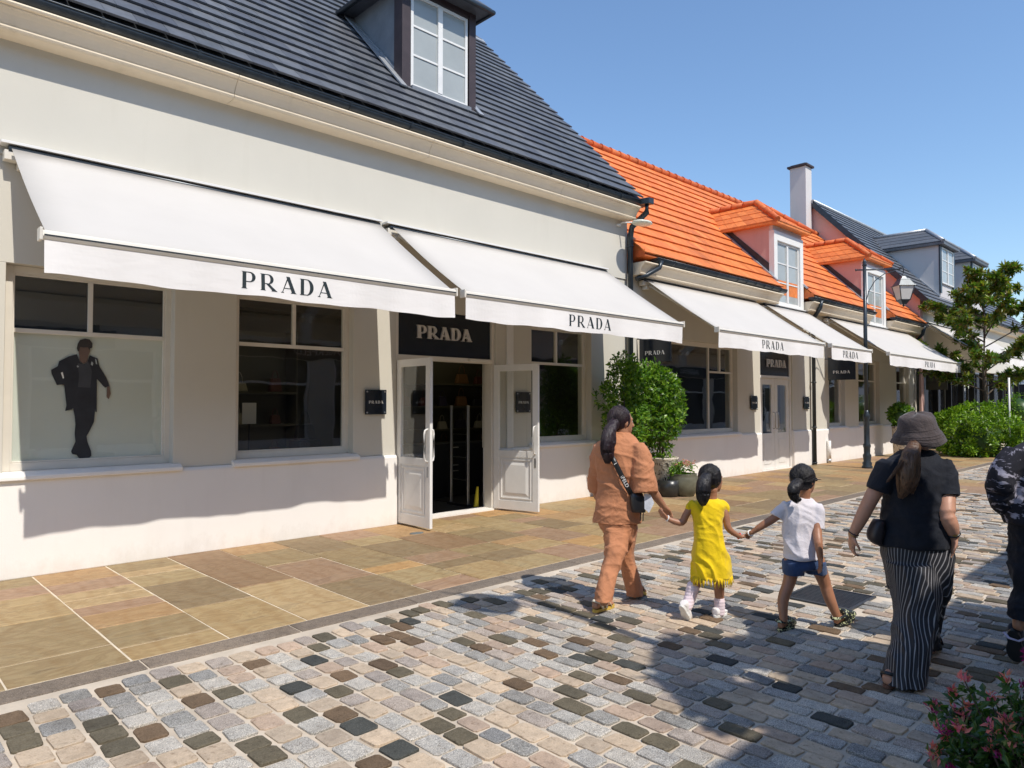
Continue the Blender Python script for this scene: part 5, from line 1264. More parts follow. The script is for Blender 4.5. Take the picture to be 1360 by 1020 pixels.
def strap(pts, w, up, th=.003):
    """flat band through points"""
    mb = MB(); n = len(pts); L_ = []
    for i, p in enumerate(pts):
        t = (pts[min(i+1,n-1)]-pts[max(i-1,0)]).normalized(); s = t.cross(up[i] if isinstance(up, list) else up).normalized(); nn = s.cross(t)
        L_.append([p+s*w/2, p-s*w/2, p-s*w/2+nn*th, p+s*w/2+nn*th])
    mb.add([q for l in L_ for q in l], [(3,2,1,0)] + [(i*4+k, i*4+(k+1)%4, (i+1)*4+(k+1)%4, (i+1)*4+k) for i in range(n-1) for k in range(4)] + [tuple((n-1)*4+k for k in range(4))], 0, True); return mb

# ---- woman in terracotta linen
f = Fig(5.85); a = f.at
w_sk = skin_mat('warm brown skin', (.40,.20,.115)); linen = cloth_mat('terracotta linen', (.50,.215,.108), .14, .92, 420, .35, sheen=.05)
# quilting stitch lines in the linen
base = f.at(825, 790); T1 = thing('person', (base.x, base.y, 0), 'x', 'person')
T1['label'] = 'woman in terracotta tunic and trousers, dark ponytail and black strap, hand in hand with girl'
bd = MB()
loft(bd, [f.ring(806,840,694,.11), f.ring(800,848,680,.12), f.ring(804,846,650,.105), f.ring(800,848,615,.11), f.ring(806,842,592,.085), f.ring(814,836,580,.06)])
limb(bd, [a(826,588), a(826,574), a(825,562)], [.058,.052,.055])
hc = a(826,561,.02); fd = (WALK*1.0 + V((0,-.45,0))).normalized(); sd_, up = head(bd, hc, fd, 1.0)
# right arm
sh, el, wr_ = a(853,600,-.10), a(861,641,-.14), a(881.5,673,-.05)
limb(bd, [sh, el, a(871,658,-.11), wr_], [.052,.044,.038,.027])
hp = a(888.5,684.5,.0); hand(bd, wr_, hp-wr_, V((0,0,-1))+HR*.2-HF*.5, .165, 1, .55)
# left arm bent forward holding the white bag
limb(bd, [a(797,600,.1), a(791,640,.18), a(793,660,.30)], [.05,.042,.03]); hand(bd, a(793,660,.30), a(795,672,.34)-a(793,660,.30), HR, .16, -1, .9)
# legs and feet
limb(bd, [a(818,700,-.03), a(817,738,-.12), a(806,772,-.22), a(802,800,-.30)], [.085,.062,.055,.036])
limb(bd, [a(834,700,.08), a(833,738,.10), a(840,765,.12), a(843,783,.12)], [.085,.062,.052,.036])
h1 = a(789,815,-.30); h1.z = .035; d1_ = WALK; foot(bd, h1, h1+d1_, UZ, .235, .09)
h2 = a(836,783,.10); h2.z = .115; t2 = h2 + V((.20,0,-.085)); foot(bd, h2, t2, V((.35,0,1)), .23, .09)
voxel(bd, 'body', w_sk, T1, .0075, 2); eyes(T1, hc, fd, 1.0, up, sd_)
# tunic
tn = MB()
loft(tn, [f.ring(786.5,853,694,.15,.0), f.ring(787,853.5,688,.155), f.ring(790.5,852,664,.15), f.ring(793,850,640,.15), f.ring(790,851,615,.155), f.ring(788.5,853,598,.15), f.ring(793,850,587,.12), f.ring(806,842,578,.08), f.ring(814,836,573,.062)], 26)
def rr_(p, d_, rx, ry, side_=None):
    d_ = d_.normalized(); A = (HR - d_*HR.dot(d_)).normalized(); return (p, A, rx, d_.cross(A), ry)
dd_ = a(859,655,-.13)-a(852,595,-.06)
loft(tn, [rr_(a(846,588,-.04), dd_, .06, .09), rr_(a(850,600,-.07), dd_, .085, .105), rr_(a(853,622,-.10), dd_, .098, .115), rr_(a(855.5,642,-.12), dd_, .104, .115), rr_(a(856.5,655,-.13), dd_, .108, .118)], 22)
dd_ = a(793,655,.28)-a(795,595,.1)
loft(tn, [rr_(a(799,590,.06), dd_, .055, .085), rr_(a(796,604,.10), dd_, .075, .095), rr_(a(794,625,.16), dd_, .085, .10), rr_(a(793,650,.26), dd_, .09, .10)], 20)
def folds1(p, n): return -.012 + .009*crease(p, 1.35, 8, 1.6, 3, 3.2) + .007*crease(p, .75, 6, 1.6, 9)*max(0, min(1, (p.z-.85)*6)) + .004*crease(p, 1.75, 18, 4, 5) + .0015*noise.noise(p*45)
voxel(tn, 'tunic', linen, T1, .0075, 2, folds1)
tr1 = MB()
loft(tr1, [f.ring(795,849,684,.13), f.ring(793.5,848,696,.135), f.ring(800,846,708,.125), f.ring(804,842,720,.11)], 22)
loft(tr1, [f.ring(800,836,700,.10,-.04), f.ring(803,834,731,.09,-.13), f.ring(797,825,752,.082,-.18), f.ring(793,818,772,.08,-.24), f.ring(789.5,815,792,.082,-.285), f.ring(789,815,798,.083,-.295)], 20, p=2.4)
loft(tr1, [f.ring(820,847,700,.10,.06), f.ring(821,842,735,.09,.10), f.ring(823.5,848,755,.085,.12), f.ring(828,854,776,.085,.13), f.ring(831,856,791,.085,.14)], 20)
def folds2(p, n): return -.014 + .014*crease(p, 1.15, 10, 1.8, 5, 3.2)*max(.25, 1-abs(p.z-.55)*2.2) + .010*crease(p, .25, 8, 1.4, 14) + .004*crease(p, 1.5, 20, 6, 8) + .0012*noise.noise(p*45)
voxel(tr1, 'trousers', linen, T1, .0075, 2, folds2)
# hair: cap and ponytail
hm = hair_mat('dark auburn black hair', (.012,.006,.009), (.05,.022,.026))
hb = MB(); ball(hb, hc + up*.028 - fd*.028, .088, .100, .108, sd_, fd, up); ball(hb, a(815,564,-.08), .045, .045, .045)
limb(hb, [a(817,563,-.07), a(810,572,-.13), a(807,588,-.17), a(806,602,-.18), a(807,613,-.175)], [.035,.050,.056,.048,.02]); limb(hb, [a(813,566,-.10), a(812,590,-.18), a(811,608,-.18)], [.03,.035,.02])
voxel(hb, 'hair', hm, T1, .007, 2, lambda p, n: .005*ridged(p, (45,45,4), 2))
tie1 = a(814,566,-.10)
strands(T1, hm, [a(815,564,-.09), a(810,572,-.13), a(807,588,-.17), a(806,602,-.18), a(807,613,-.175)], [.030,.048,.055,.047,.024], 190, 5)
scalp(T1, hm, hc, fd, sd_, up, up*.028 - fd*.028, .088, .100, .108, tie1, 230, 6)
limb(MB(), [V((0,0,0)), V((1,0,0))], [.1,.1])
MB().lathe(tuple(a(814,566,-.105)-UZ*.01), [(.030,0),(.036,.008),(.030,.018)], 12).build('hair_band', M['black'], T1)
# cross body strap with lettering, bag, paper bag, sandals
sp = [a(812,606,-.175), a(818,617,-.178), a(825,631,-.176), a(832,645,-.172), a(838,656,-.168)]
st_o = strap(sp, .042, (-HF), .004).build('bag_strap', M['black'], T1)
dS = (sp[-1]-sp[0]).normalized(); nS = -HF; uS = nS.cross(dS); 
rotS = Matrix((dS, uS, dS.cross(uS))).transposed()
if rotS.determinant() < 0: uS = -uS; rotS = Matrix((dS, uS, dS.cross(uS))).transposed()
if (rotS @ V((0,0,1))).dot(-HF) < 0: uS = -uS; rotS = Matrix((dS, uS, dS.cross(uS))).transposed()
text_mesh('LAGERFELD', M['plinth'], .040, 'strap_lettering', T1, (sp[0]+sp[-1])*.5 - HF*.0075 , rotS, .0008, 1.05)
bagb = MB(); loft(bagb, [(a(845,655,-.15), HR, .05, HF, .035), (a(847,668,-.15), HR, .065, HF, .045), (a(848,680,-.15), HR, .055, HF, .04)], 16, 2, p=3); bagb.build('crossbody_bag', pbr('black bag leather', (.015,.015,.017), .35, .2, 6, 30, .003), T1, fix=False)
MB().prism([a(856,656,-.19), a(864,657,-.19), a(869,668,-.19), a(862,681,-.19), a(856,676,-.19)], HF*.02).build('white_scarf', pbr('white printed paper', (.6,.62,.68), .7, .25, 20), T1)
for u0 in (851, 854.5): MB().tube([a(u0,676,-.17), a(u0-.5,692,-.17)], .004, 6).build('bag_tassel', M['black'], T1)
yl = pbr('ochre yellow sandal sole', (.55,.37,.07), .7); crm = pbr('cream leather strap', (.72,.65,.50), .5)
def sandal(t, heel, toe, up, L, w, solem, strapm, thick=.022):
    d = (toe-heel).normalized(); s = d.cross(up).normalized(); u = s.cross(d)
    sole(heel, toe, up, L, w, thick).build('sandal_sole', solem, t)
    q = lambda tt, ss, hh: heel + d*L*tt + s*w*ss + u*hh
    for pts in ([q(.70,-.52,0),q(.64,-.38,.035),q(.6,0,.052),q(.5,.38,.045),q(.44,.5,0)], [q(.70,.52,0),q(.64,.38,.035),q(.6,0,.056),q(.5,-.38,.045),q(.44,-.5,0)], [q(.30,-.46,.0),q(.12,-.42,.055),q(-.02,0,.07),q(.12,.42,.055),q(.30,.46,0)]):
        strap(pts, .020, [(p - (heel + d*L*.45 - u*.02)).normalized() for p in pts], .004).build('sandal_strap', strapm, t)
sandal(T1, h1, h1+d1_, UZ, .24, .088, yl, crm); sandal(T1, h2, t2, V((.35,0,1)), .235, .088, yl, crm)

# ---- girl in the yellow dress
f = Fig(5.42); a = f.at; c_sk = skin_mat('tan child skin', (.36,.17,.095)); blackhair = hair_mat('glossy black hair', (.006,.005,.006), (.035,.03,.032), .46)
base = a(940, 820); T2 = thing('person', (base.x, base.y, 0), 'small girl in a yellow fringed dress, white socks and white shoes with a black ponytail', 'person')
bd = MB()
loft(bd, [f.ring(926,960,750,.085), f.ring(926,957,720,.085), f.ring(924,958,690,.08), f.ring(926,956,672,.065), f.ring(934,950,665,.045)])
limb(bd, [a(944,672), a(946,660), a(946,650)], [.042,.036,.04]); hc = a(946,637.5,.02); fd = (WALK + V((0,-.35,0))).normalized(); sd_, up = head(bd, hc, fd, .86)
limb(bd, [a(918,673), a(911,684), a(905.5,694), a(894,692), a(885.5,688)], [.030,.028,.027,.023,.018], 12); hand(bd, a(885.5,688), a(879,682)-a(885.5,688), UZ*.8+HF*.4, .115, 1, .7)
limb(bd, [a(961,675), a(964,686,-.02), a(967,701,-.03), a(976,709,-.01), a(984,713,.03)], [.030,.028,.026,.022,.017], 12); hand(bd, a(984,713,.03), a(993,712,.04)-a(984,713,.03), UZ*.9+HF*.2, .115, -1, .7)
limb(bd, [a(932,745), a(926,768,.0), a(918,790,.0), a(912.5,805,-.03)], [.058,.046,.037,.027], 12)
limb(bd, [a(952,745,.03), a(954.5,772,.04), a(955.5,792,.04), a(956,812,.04)], [.058,.046,.036,.027], 12)
voxel(bd, 'body', c_sk, T2, .0062, 2); eyes(T2, hc, fd, .86, up, sd_)
yel = cloth_mat('bright yellow cotton', (.80,.55,.004), .08, .8, 500, .3); dr = MB()
loft(dr, [f.ring(918.5,971.5,765,.135), f.ring(918.5,970.5,757,.135), f.ring(919,967,738,.12), f.ring(920.5,960.5,712,.105), f.ring(919.5,960,693,.10), f.ring(916,962,680,.095), f.ring(913,966,671,.085), f.ring(919,960,665,.07), f.ring(934,953,661,.05)], 24)
for sx, uu in ((-1, 915), (1, 964)):
    limb(dr, [a(uu-sx*5,668), a(uu,673), a(uu+sx*.6,679)], [.034,.036,.032], 14)
def folds3(p, n): return -.009 + .015*crease(p, .42, 9, .8, 21, 3.2)*max(0, min(1, (1.0-p.z)*3)) + .010*crease(p, .05, 10, 1.0, 4)*max(0, min(1, (.8-p.z)*3)) + .004*crease(p, .8, 18, 4, 8) + .0010*noise.noise(p*45)
dress = voxel(dr, 'dress', yel, T2, .007, 2, folds3)
fr_ = MB(); r = random.Random(4); cc = a(945,765); 
for i in range(120):
    th = 2*math.pi*i/120; p = cc + HR*(.152*math.cos(th)) + HF*(.134*math.sin(th)); q = p + V((r.uniform(-.012,.012), r.uniform(-.012,.012), -r.uniform(.04,.065)))
    fr_.tube([p+UZ*.012, (p+q)*.5+rvec(r)*.006, q], [.0042,.0035,.0022], 5)
fo = fr_.build('fringe', yel, T2, fix=False); fo['kind'] = 'stuff'
hb = MB(); ball(hb, hc + up*.026 - fd*.024, .084, .092, .096, sd_, fd, up); 
limb(hb, [a(938,634,-.07), a(935,641,-.10), a(934,652,-.12), a(933.5,663,-.115), a(934,669,-.11)], [.040,.050,.052,.042,.018], 14)
voxel(hb, 'hair', blackhair, T2, .0065, 2, lambda p, n: .0045*ridged(p, (45,45,4), 2))
strands(T2, blackhair, [a(938,634,-.08), a(935,641,-.10), a(934,652,-.12), a(933.5,663,-.115), a(934,669,-.11)], [.034,.048,.052,.043,.022], 170, 8, .0015)
scalp(T2, blackhair, hc, fd, sd_, up, up*.026 - fd*.024, .084, .092, .096, a(938,634,-.09), 200, 9, .0015)
MB().lathe(tuple(a(937,637,-.10)), [(.022,0),(.028,.006),(.022,.014)], 12).build('hair_band', M['black'], T2)
sock = cloth_mat('white pink socks', (.80,.66,.70), .08, .85); sm_ = MB()
limb(sm_, [a(921,778), a(917.5,790), a(912.5,806,-.03)], [.050,.047,.040], 12); voxel(sm_, 'sock', sock, T2, .007, 2, lambda p, n: .0015*math.sin(p.z*260))
sm_ = MB(); limb(sm_, [a(955.6,797,.04), a(955.8,805,.04), a(956,814,.04)], [.042,.041,.038], 12); voxel(sm_, 'sock', sock, T2, .007, 2, lambda p, n: .0015*math.sin(p.z*260))
def sneaker(t, heel, toe, up, L, w, upper, solem, high=.075, lace=None):
    d = (toe-heel).normalized(); s = d.cross(up).normalized(); u = s.cross(d)
    g = lambda tt, aa, h: (heel + d*L*tt + u*(h*.5), s, aa, u, h*.5)
    mb = MB(); loft(mb, [g(.02, w*.32, high*.8), g(.12, w*.42, high), g(.35, w*.43, high), g(.55, w*.46, high*.72), g(.78, w*.5, high*.5), g(.95, w*.40, high*.36), g(1.02, w*.2, high*.2)], 16, 2, p=2.6)
    o = voxel(mb, 'shoe', upper, t, .006, 2)
    sole(heel + u*.006, toe + u*.006, up, L, w*1.02, .024, 1.04).build('shoe_sole', solem, o, bevel=.005)
    if lace:
        for i in range(4):
            c = heel + d*L*(.42+.09*i) + u*high*(.90-.14*i); MB().tube([c - s*w*.24 - u*.012, c + u*.004, c + s*w*.24 - u*.012], .0045, 6).build('lace', lace, o)
    return o
wsh = cloth_mat('white canvas shoe', (.78,.74,.72), .06); wso = pbr('white rubber sole', (.70,.69,.66), .6, .2, 20)
h1 = a(905,803,-.08); dn = (WALK*.75 + V((0,0,-1.0))).normalized(); sneaker(T2, h1, h1+dn, V((1,0,.75)), .165, .075, wsh, wso, .062, sock)
g2 = a(949,822,.0); g2.z = .024; sneaker(T2, g2, g2+WALK, UZ, .165, .075, wsh, wso, .062, sock)

# ---- girl in the white T-shirt and denim shorts
f = Fig(5.2); a = f.at
base = a(1075, 835); T3 = thing('person', (base.x, base.y, 0), 'girl in a white T-shirt, denim shorts and patterned black clogs with dark hair tied low', 'person')
bd = MB()
loft(bd, [f.ring(1045,1085,752,.09), f.ring(1046,1083,720,.085), f.ring(1044,1082,690,.08), f.ring(1046,1083,672,.065), f.ring(1060,1078,664,.045)])
limb(bd, [a(1068,672), a(1069,660), a(1070,650)], [.042,.037,.04]); hc = a(1068.5,638.5,.02); fd = (WALK + V((0,-.30,0))).normalized(); sd_, up = head(bd, hc, fd, .88)
limb(bd, [a(1044,672,.03), a(1031,686,.03), a(1014,697,.05), a(999,707,.09)], [.034,.031,.028,.018], 12); hand(bd, a(999,707,.09), a(989,711,.22)-a(999,707,.09), -UZ*.9+HF*.2, .12, 1, .75)
limb(bd, [a(1085,675,-.03), a(1085,703,-.08), a(1087,722,-.14), a(1089.5,741,-.15)], [.034,.033,.030,.021], 12); hand(bd, a(1089.5,741,-.15), V((.06,0,-1)), HR*-1, .125, -1, .30)
limb(bd, [a(1053,745,.0), a(1048.5,772,-.02), a(1040,797,-.06), a(1041,824,-.10)], [.062,.046,.040,.027], 12)
limb(bd, [a(1084,745,.0), a(1095,774,.02), a(1103,798,.0), a(1113,821,.0)], [.062,.046,.040,.027], 12)
h1 = a(1036,839,-.10); h1.z = .03; foot(bd, h1, h1+WALK, UZ, .17, .07); h2 = a(1110,828,0); h2.z = .03; t2 = h2 + V((.15,-.04,.045)); foot(bd, h2, t2, UZ, .17, .07)
voxel(bd, 'body', c_sk, T3, .0062, 2); eyes(T3, hc, fd, .88, up, sd_)
tee = cloth_mat('white lilac cotton', (.70,.655,.69), .05, .85, 600, .3); tm = MB()
loft(tm, [f.ring(1040,1090,741,.115), f.ring(1040.5,1089,730,.112), f.ring(1041,1086.5,708,.10), f.ring(1040.5,1086,688,.098), f.ring(1041,1088,674,.085), f.ring(1047,1083,666,.065), f.ring(1058,1079,661,.05)], 24)
dd_ = a(1031,687)-a(1045,668); loft(tm, [rr_(a(1048,669), dd_, .035, .05), rr_(a(1040,676,.02), dd_, .047, .055), rr_(a(1031,687,.03), dd_, .048, .055)], 18)
dd_ = a(1085,703,-.05)-a(1084,670,-.02); loft(tm, [rr_(a(1083,669,-.01), dd_, .038, .055), rr_(a(1085,680,-.03), dd_, .048, .058), rr_(a(1085,703,-.05), dd_, .052, .060)], 18)
def folds4(p, n): return -.007 + .014*crease(p, .30, 8, 1.2, 31)*max(.15, min(1, (1.1-p.z)*3)) + .005*crease(p, 1.0, 14, 3, 3) + .0008*noise.noise(p*50)
voxel(tm, 'tshirt', tee, T3, .0068, 2, folds4)
den = cloth_mat('blue denim', (.035,.065,.15), .3, .9, 700, .3); sm_ = MB()
loft(sm_, [f.ring(1048,1082,736,.08), f.ring(1041,1091,747,.105), f.ring(1042,1094,754,.105)], 22)
loft(sm_, [f.ring(1040,1068,745,.095), f.ring(1040.5,1066,762,.085,-.01)], 18); loft(sm_, [f.ring(1067,1095,745,.095), f.ring(1071,1097,761,.085,.01)], 18)
voxel(sm_, 'shorts', den, T3, .0075, 3, lambda p, n: .006*ridged(p, (12,12,4), 6))
hb = MB(); ball(hb, hc + up*.026 - fd*.022, .085, .094, .097, sd_, fd, up)
limb(hb, [a(1060,641,-.06), a(1055.5,647,-.10), a(1054,654,-.115), a(1055.5,661,-.11)], [.034,.042,.040,.026], 14); ball(hb, a(1059,663,-.11), .026, .026, .018)
voxel(hb, 'hair', blackhair, T3, .0065, 2, lambda p, n: .0045*ridged(p, (45,45,4), 2))
strands(T3, blackhair, [a(1061,640,-.07), a(1055.5,647,-.10), a(1054,654,-.115), a(1055.5,661,-.11), a(1059,664,-.11)], [.030,.041,.040,.030,.022], 140, 8, .0015)
scalp(T3, blackhair, hc, fd, sd_, up, up*.026 - fd*.022, .085, .094, .097, a(1060,641,-.09), 200, 9, .0015)
gs = MB(); gs.tube([hc + sd_*.074 + up*.012, hc + sd_*.078 + fd*.06 + up*.014, hc + sd_*.072 + fd*.088 + up*.010], .003, 6).tube([hc - sd_*.074 + up*.012, hc - sd_*.078 + fd*.06 + up*.014, hc - sd_*.072 + fd*.088 + up*.010], .003, 6)
gs.build('glasses_arms', M['black'], T3)
mb = MB()
for s in (-1, 1): ball(mb, hc + sd_*s*.032 + fd*.086 + up*.008, .016, .004, .013, sd_, fd, up, 14, 8)
mb.build('lenses', M['navy'], T3, fix=False)
crocm, nt, b = newmat('black clog with pale flowers'); n = noise_n(nt, coords(nt), 42, 2, .6, .8)
nt.links.new(ramp(nt, n, [(0,(.012,.014,.012)),(.53,(.012,.014,.012)),(.56,(.50,.52,.28)),(.64,(.62,.60,.45)),(.67,(.10,.16,.05))], 'CONSTANT'), b.inputs['Base Color']); b.inputs['Roughness'].default_value = .5
for h_, t_, u_ in ((h1, h1+WALK, UZ), (h2, t2, UZ)):
    d = (t_-h_).normalized(); g = MB(); s_ = d.cross(u_).normalized(); u2 = s_.cross(d)
    q = lambda tt, aa, h: (h_ + d*.19*tt + u2*(h*.5-.012), s_, aa, u2, h*.5)
    loft(g, [q(.36,.042,.05), q(.45,.047,.088), q(.62,.052,.084), q(.8,.052,.064), q(1.0,.045,.042), q(1.06,.024,.024)], 16, 2, p=2.5); voxel(g, 'clog', crocm, T3, .006, 2)
    sole(h_ - u2*.004, t_ - u2*.004, u_, .19, .095, .026, 1.06).build('clog_sole', crocm, T3, bevel=.006)
    hs = [h_ + d*.075 + s_*.045 + u2*.045, h_ - d*.0 + s_*.03 + u2*.05, h_ - d*.022 + u2*.052, h_ - d*.0 - s_*.03 + u2*.05, h_ + d*.075 - s_*.045 + u2*.045]
    strap(hs, .02, [(p - (h_+d*.05)).normalized() for p in hs], .006).build('heel_strap', crocm, T3)
M['redband'] = pbr('red plastic band', (.65,.03,.02), .4, .05)
# hair ties / bracelets where the two girls hold hands
for (p, rad, mt, T_) in ((a(997,708,.10), .021, 'plinth', T3), (Fig(5.42).at(886.5,688.4), .021, 'plinth', T2), (Fig(5.42).at(981.5,711.8,.03), .022, 'redband', T2)):
    tr_b = MB(); d = (a(989,711,.2)-a(999,707,.09)).normalized() if T_ is T3 else V((-.7,.5,.3)).normalized()
    A = d.cross(UZ).normalized(); B = d.cross(A); pts = [p + A*rad*math.cos(t*math.pi/6) + B*rad*math.sin(t*math.pi/6) for t in range(13)]
    tr_b.tube(pts, .005, 6, cap=False).build('bracelet', M[mt], T_, fix=False)
bangle_pts = None
# ---- woman in the bucket hat
f = Fig(4.4); a = f.at; l_sk = skin_mat('light tan skin', (.50,.265,.175))
base = a(1215, 900, -.2); T4 = thing('person', (base.x, base.y, 0), 'woman in a dark bucket hat, black T-shirt and wide pinstriped trousers with brown ponytail', 'person')
bd = MB()
loft(bd, [f.ring(1180,1256,760,.14), f.ring(1176,1260,730,.14), f.ring(1182,1250,690,.12), f.ring(1182,1250,650,.12), f.ring(1184,1246,618,.10), f.ring(1205,1232,604,.06)])
limb(bd, [a(1219,612), a(1220,598), a(1221,586)], [.062,.056,.058]); hc = a(1222,577,.03); fd = (WALK + V((0,-.12,0))).normalized(); sd_, up = head(bd, hc, fd, .98)
limb(bd, [a(1184,622), a(1167,645,.0), a(1156,664,.0), a(1143,690,.03), a(1132,711,.06)], [.045,.048,.045,.039,.027]); hand(bd, a(1132,711,.06), a(1130,745,.09)-a(1132,711,.06), HR, .165, 1, .45)
limb(bd, [a(1249,622), a(1257,648,-.06), a(1257,681,-.14), a(1263,698,-.15), a(1267,712,-.13)], [.045,.050,.049,.043,.030]); hand(bd, a(1267,712,-.13), a(1262,738,-.10)-a(1267,712,-.13), -HR, .16, -1, .25)
limb(bd, [a(1209,750,-.02), a(1216,785,-.06), a(1215,820,-.13), a(1204,895,-.30)], [.065,.055,.048,.032]); limb(bd, [a(1234,750,.05), a(1234,810,.14), a(1236,862,.22)], [.07,.05,.035])
h1 = a(1178,918,-.32); h1.z = .028; foot(bd, h1, h1+WALK, UZ, .24, .09)
h2 = a(1232,868,.20); h2.z = .13; t2 = h2 + V((.2,0,-.10)); foot(bd, h2, t2, V((.4,0,1)), .235, .09)
voxel(bd, 'body', l_sk, T4, .0072, 2); eyes(T4, hc, fd, .98, up, sd_)
bt = cloth_mat('black cotton', (.011,.013,.020), .15, .8, 600, .3, sheen=.05); tm = MB()
loft(tm, [f.ring(1168,1262,724,.165), f.ring(1168,1261,716,.165), f.ring(1173,1255,690,.155), f.ring(1176,1250,665,.15), f.ring(1175,1252,640,.15), f.ring(1174,1254,620,.135), f.ring(1180,1250,608,.11), f.ring(1194,1240,599,.08), f.ring(1204,1234,596,.065)], 26)
dd_ = a(1165,652)-a(1180,612); loft(tm, [rr_(a(1184,612), dd_, .055, .085), rr_(a(1176,624), dd_, .068, .088), rr_(a(1165,652), dd_, .064, .082)], 20)
dd_ = a(1257,662,-.08)-a(1250,612); loft(tm, [rr_(a(1248,612), dd_, .058, .085), rr_(a(1254,630,-.03), dd_, .074, .09), rr_(a(1257,661,-.08), dd_, .074, .088)], 20)
def folds5(p, n): return -.009 + .013*crease(p, 1.2, 8, 1.6, 41)*max(.2, min(1, (1.25-p.z)*3)) + .009*crease(p, .5, 7, 1.5, 12) + .004*crease(p, 1.6, 16, 5, 2)
voxel(tm, 'tshirt', bt, T4, .008, 2, folds5)
pin, nt, b = newmat('black pinstriped crepe'); at = N(nt, 'ShaderNodeAttribute'); at.attribute_name = 'across'
mu = N(nt, 'ShaderNodeMath', operation='MULTIPLY'); mu.inputs[1].default_value = 1/.029; nt.links.new(at.outputs['Fac'], mu.inputs[0])
frn = N(nt, 'ShaderNodeMath', operation='FRACT'); nt.links.new(mu.outputs[0], frn.inputs[0])
nt.links.new(ramp(nt, frn.outputs[0], [(0,(.011,.011,.016)),(.74,(.011,.011,.016)),(.80,(.30,.29,.30)),(.93,(.30,.29,.30)),(1,(.011,.011,.016))]), b.inputs['Base Color']); b.inputs['Roughness'].default_value = .7
bump(nt, b, noise_n(nt, coords(nt), 25, 4), .3, .01)
ptm = MB()
loft(ptm, [f.ring(1171,1264,718,.16), f.ring(1170,1266,735,.168), f.ring(1176,1264,752,.165), f.ring(1183,1260,785,.15)], 26)
loft(ptm, [f.ring(1176,1236,745,.15,-.05), f.ring(1187,1248,785,.14,-.10), f.ring(1190,1246,812,.13,-.13), f.ring(1187,1240,844,.12,-.2), f.ring(1179.5,1232,875,.115,-.25), f.ring(1175,1229,909,.115,-.30)], 24)
loft(ptm, [f.ring(1212,1264,745,.14,.05), f.ring(1212,1258,785,.12,.10), f.ring(1212,1250,815,.10,.16), f.ring(1214,1244,842,.09,.20), f.ring(1217,1243,860,.085,.22)], 22)
cA, cB = a(1210,800,-.15), a(1236,800,.15)
def across(p):
    z = p.z; t = max(0, min(1, (1.0-z)/.9)); c = a(1216,735).lerp(a(1201,905,-.3), t)
    v_ = p - c - HF*.10; return math.atan2(v_.dot(HR), -v_.dot(HF))*.235 + 3
def folds6(p, n):
    return -.014 + (.014*crease(p, .12, 9, .9, 3) + .010*crease(p, -.2, 12, 1.2, 8))*max(.15, min(1, (.95-p.z)*2.2))
voxel(ptm, 'wide_trousers', pin, T4, .0075, 3, folds6, across)
hbm = hair_mat('brown hair', (.075,.036,.018), (.20,.105,.05), .4); hb = MB(); ball(hb, hc + up*.02 - fd*.02, .085, .100, .10, sd_, fd, up)
limb(hb, [a(1214,592,-.11), a(1210,606,-.155), a(1206,630,-.165), a(1201,648,-.16), a(1197,658,-.155)], [.034,.050,.062,.040,.014], 16); limb(hb, [a(1209,606,-.16), a(1196,620,-.17), a(1182,636,-.16)], [.02,.012,.004], 8)
limb(hb, [a(1212,606,-.15), a(1217,632,-.165), a(1212,650,-.165)], [.03,.022,.006], 10)
voxel(hb, 'hair', hbm, T4, .007, 2, lambda p, n: .005*ridged(p, (45,45,4), 2))
strands(T4, hbm, [a(1214,592,-.11), a(1210,606,-.155), a(1206,630,-.165), a(1201,648,-.16), a(1197,658,-.155)], [.032,.048,.060,.040,.018], 260, 15)
strands(T4, hbm, [a(1212,596,-.12), a(1214,612,-.165), a(1215,634,-.17), a(1211,652,-.16)], [.03,.03,.026,.012], 70, 16)
strands(T4, hbm, [a(1209,600,-.14), a(1199,615,-.175), a(1188,628,-.17), a(1180,638,-.16)], [.02,.016,.010,.003], 26, 17)
hatm = cloth_mat('washed brown black cotton', (.075,.058,.057), .35, .9, 500, .5); ht = MB()
HX = (HR*math.cos(.16) + UZ*math.sin(.16)); HZ = HX.cross(HF).normalized(); HZ = HZ if HZ.z > 0 else -HZ; HZ = (HZ - HF*.12).normalized(); HY = HZ.cross(HX).normalized()
def hp_(u, v, dd): return a(u, v, dd)
hcn = a(1219,574,.02); prof = [(.151,-.058),(.156,-.052),(.130,-.005),(.112,.025),(.108,.05),(.102,.085),(.088,.108),(.05,.120),(.005,.123)]
inner = [(.004,.115),(.048,.112),(.082,.101),(.095,.08),(.101,.05),(.105,.022),(.124,-.01),(.149,-.060)]
rng = [(rad, z) for rad, z in prof + inner]; n_ = 44; vv = []
for rad, z in rng:
    for k in range(n_):
        th = 2*math.pi*k/n_; w_ = 1 + (.035*math.sin(3*th+1)+.02*math.sin(5*th))*max(0, min(1, (.03-z)/.06)); zz = z + (.012*math.sin(2*th+.6)+.006*math.sin(5*th))*max(0, min(1, (.0-z)/.05)) + (.006*math.sin(4*th+2) if z > .06 else 0)
        vv.append(hcn + HX*(rad*w_*math.cos(th)) + HY*(rad*w_*math.sin(th)*1.02) + HZ*zz)
ht.add(vv, [(i*n_+k, i*n_+(k+1)%n_, (i+1)*n_+(k+1)%n_, (i+1)*n_+k) for i in range(len(rng)-1) for k in range(n_)] + [tuple((len(rng)-1)*n_+k for k in range(n_))[::1]] , 0, True)
ht.f.append(tuple(k for k in range(n_))); ht.f[-1], _ = tuple((len(rng)-1)*n_+k for k in range(n_)), 0
ht.m.append(0); ht.sm.append(True)
ht.f = ht.f[:-1]; ht.m = ht.m[:-1]; ht.sm = ht.sm[:-1]
ho = ht.build('bucket_hat', hatm, T4, fix=True)
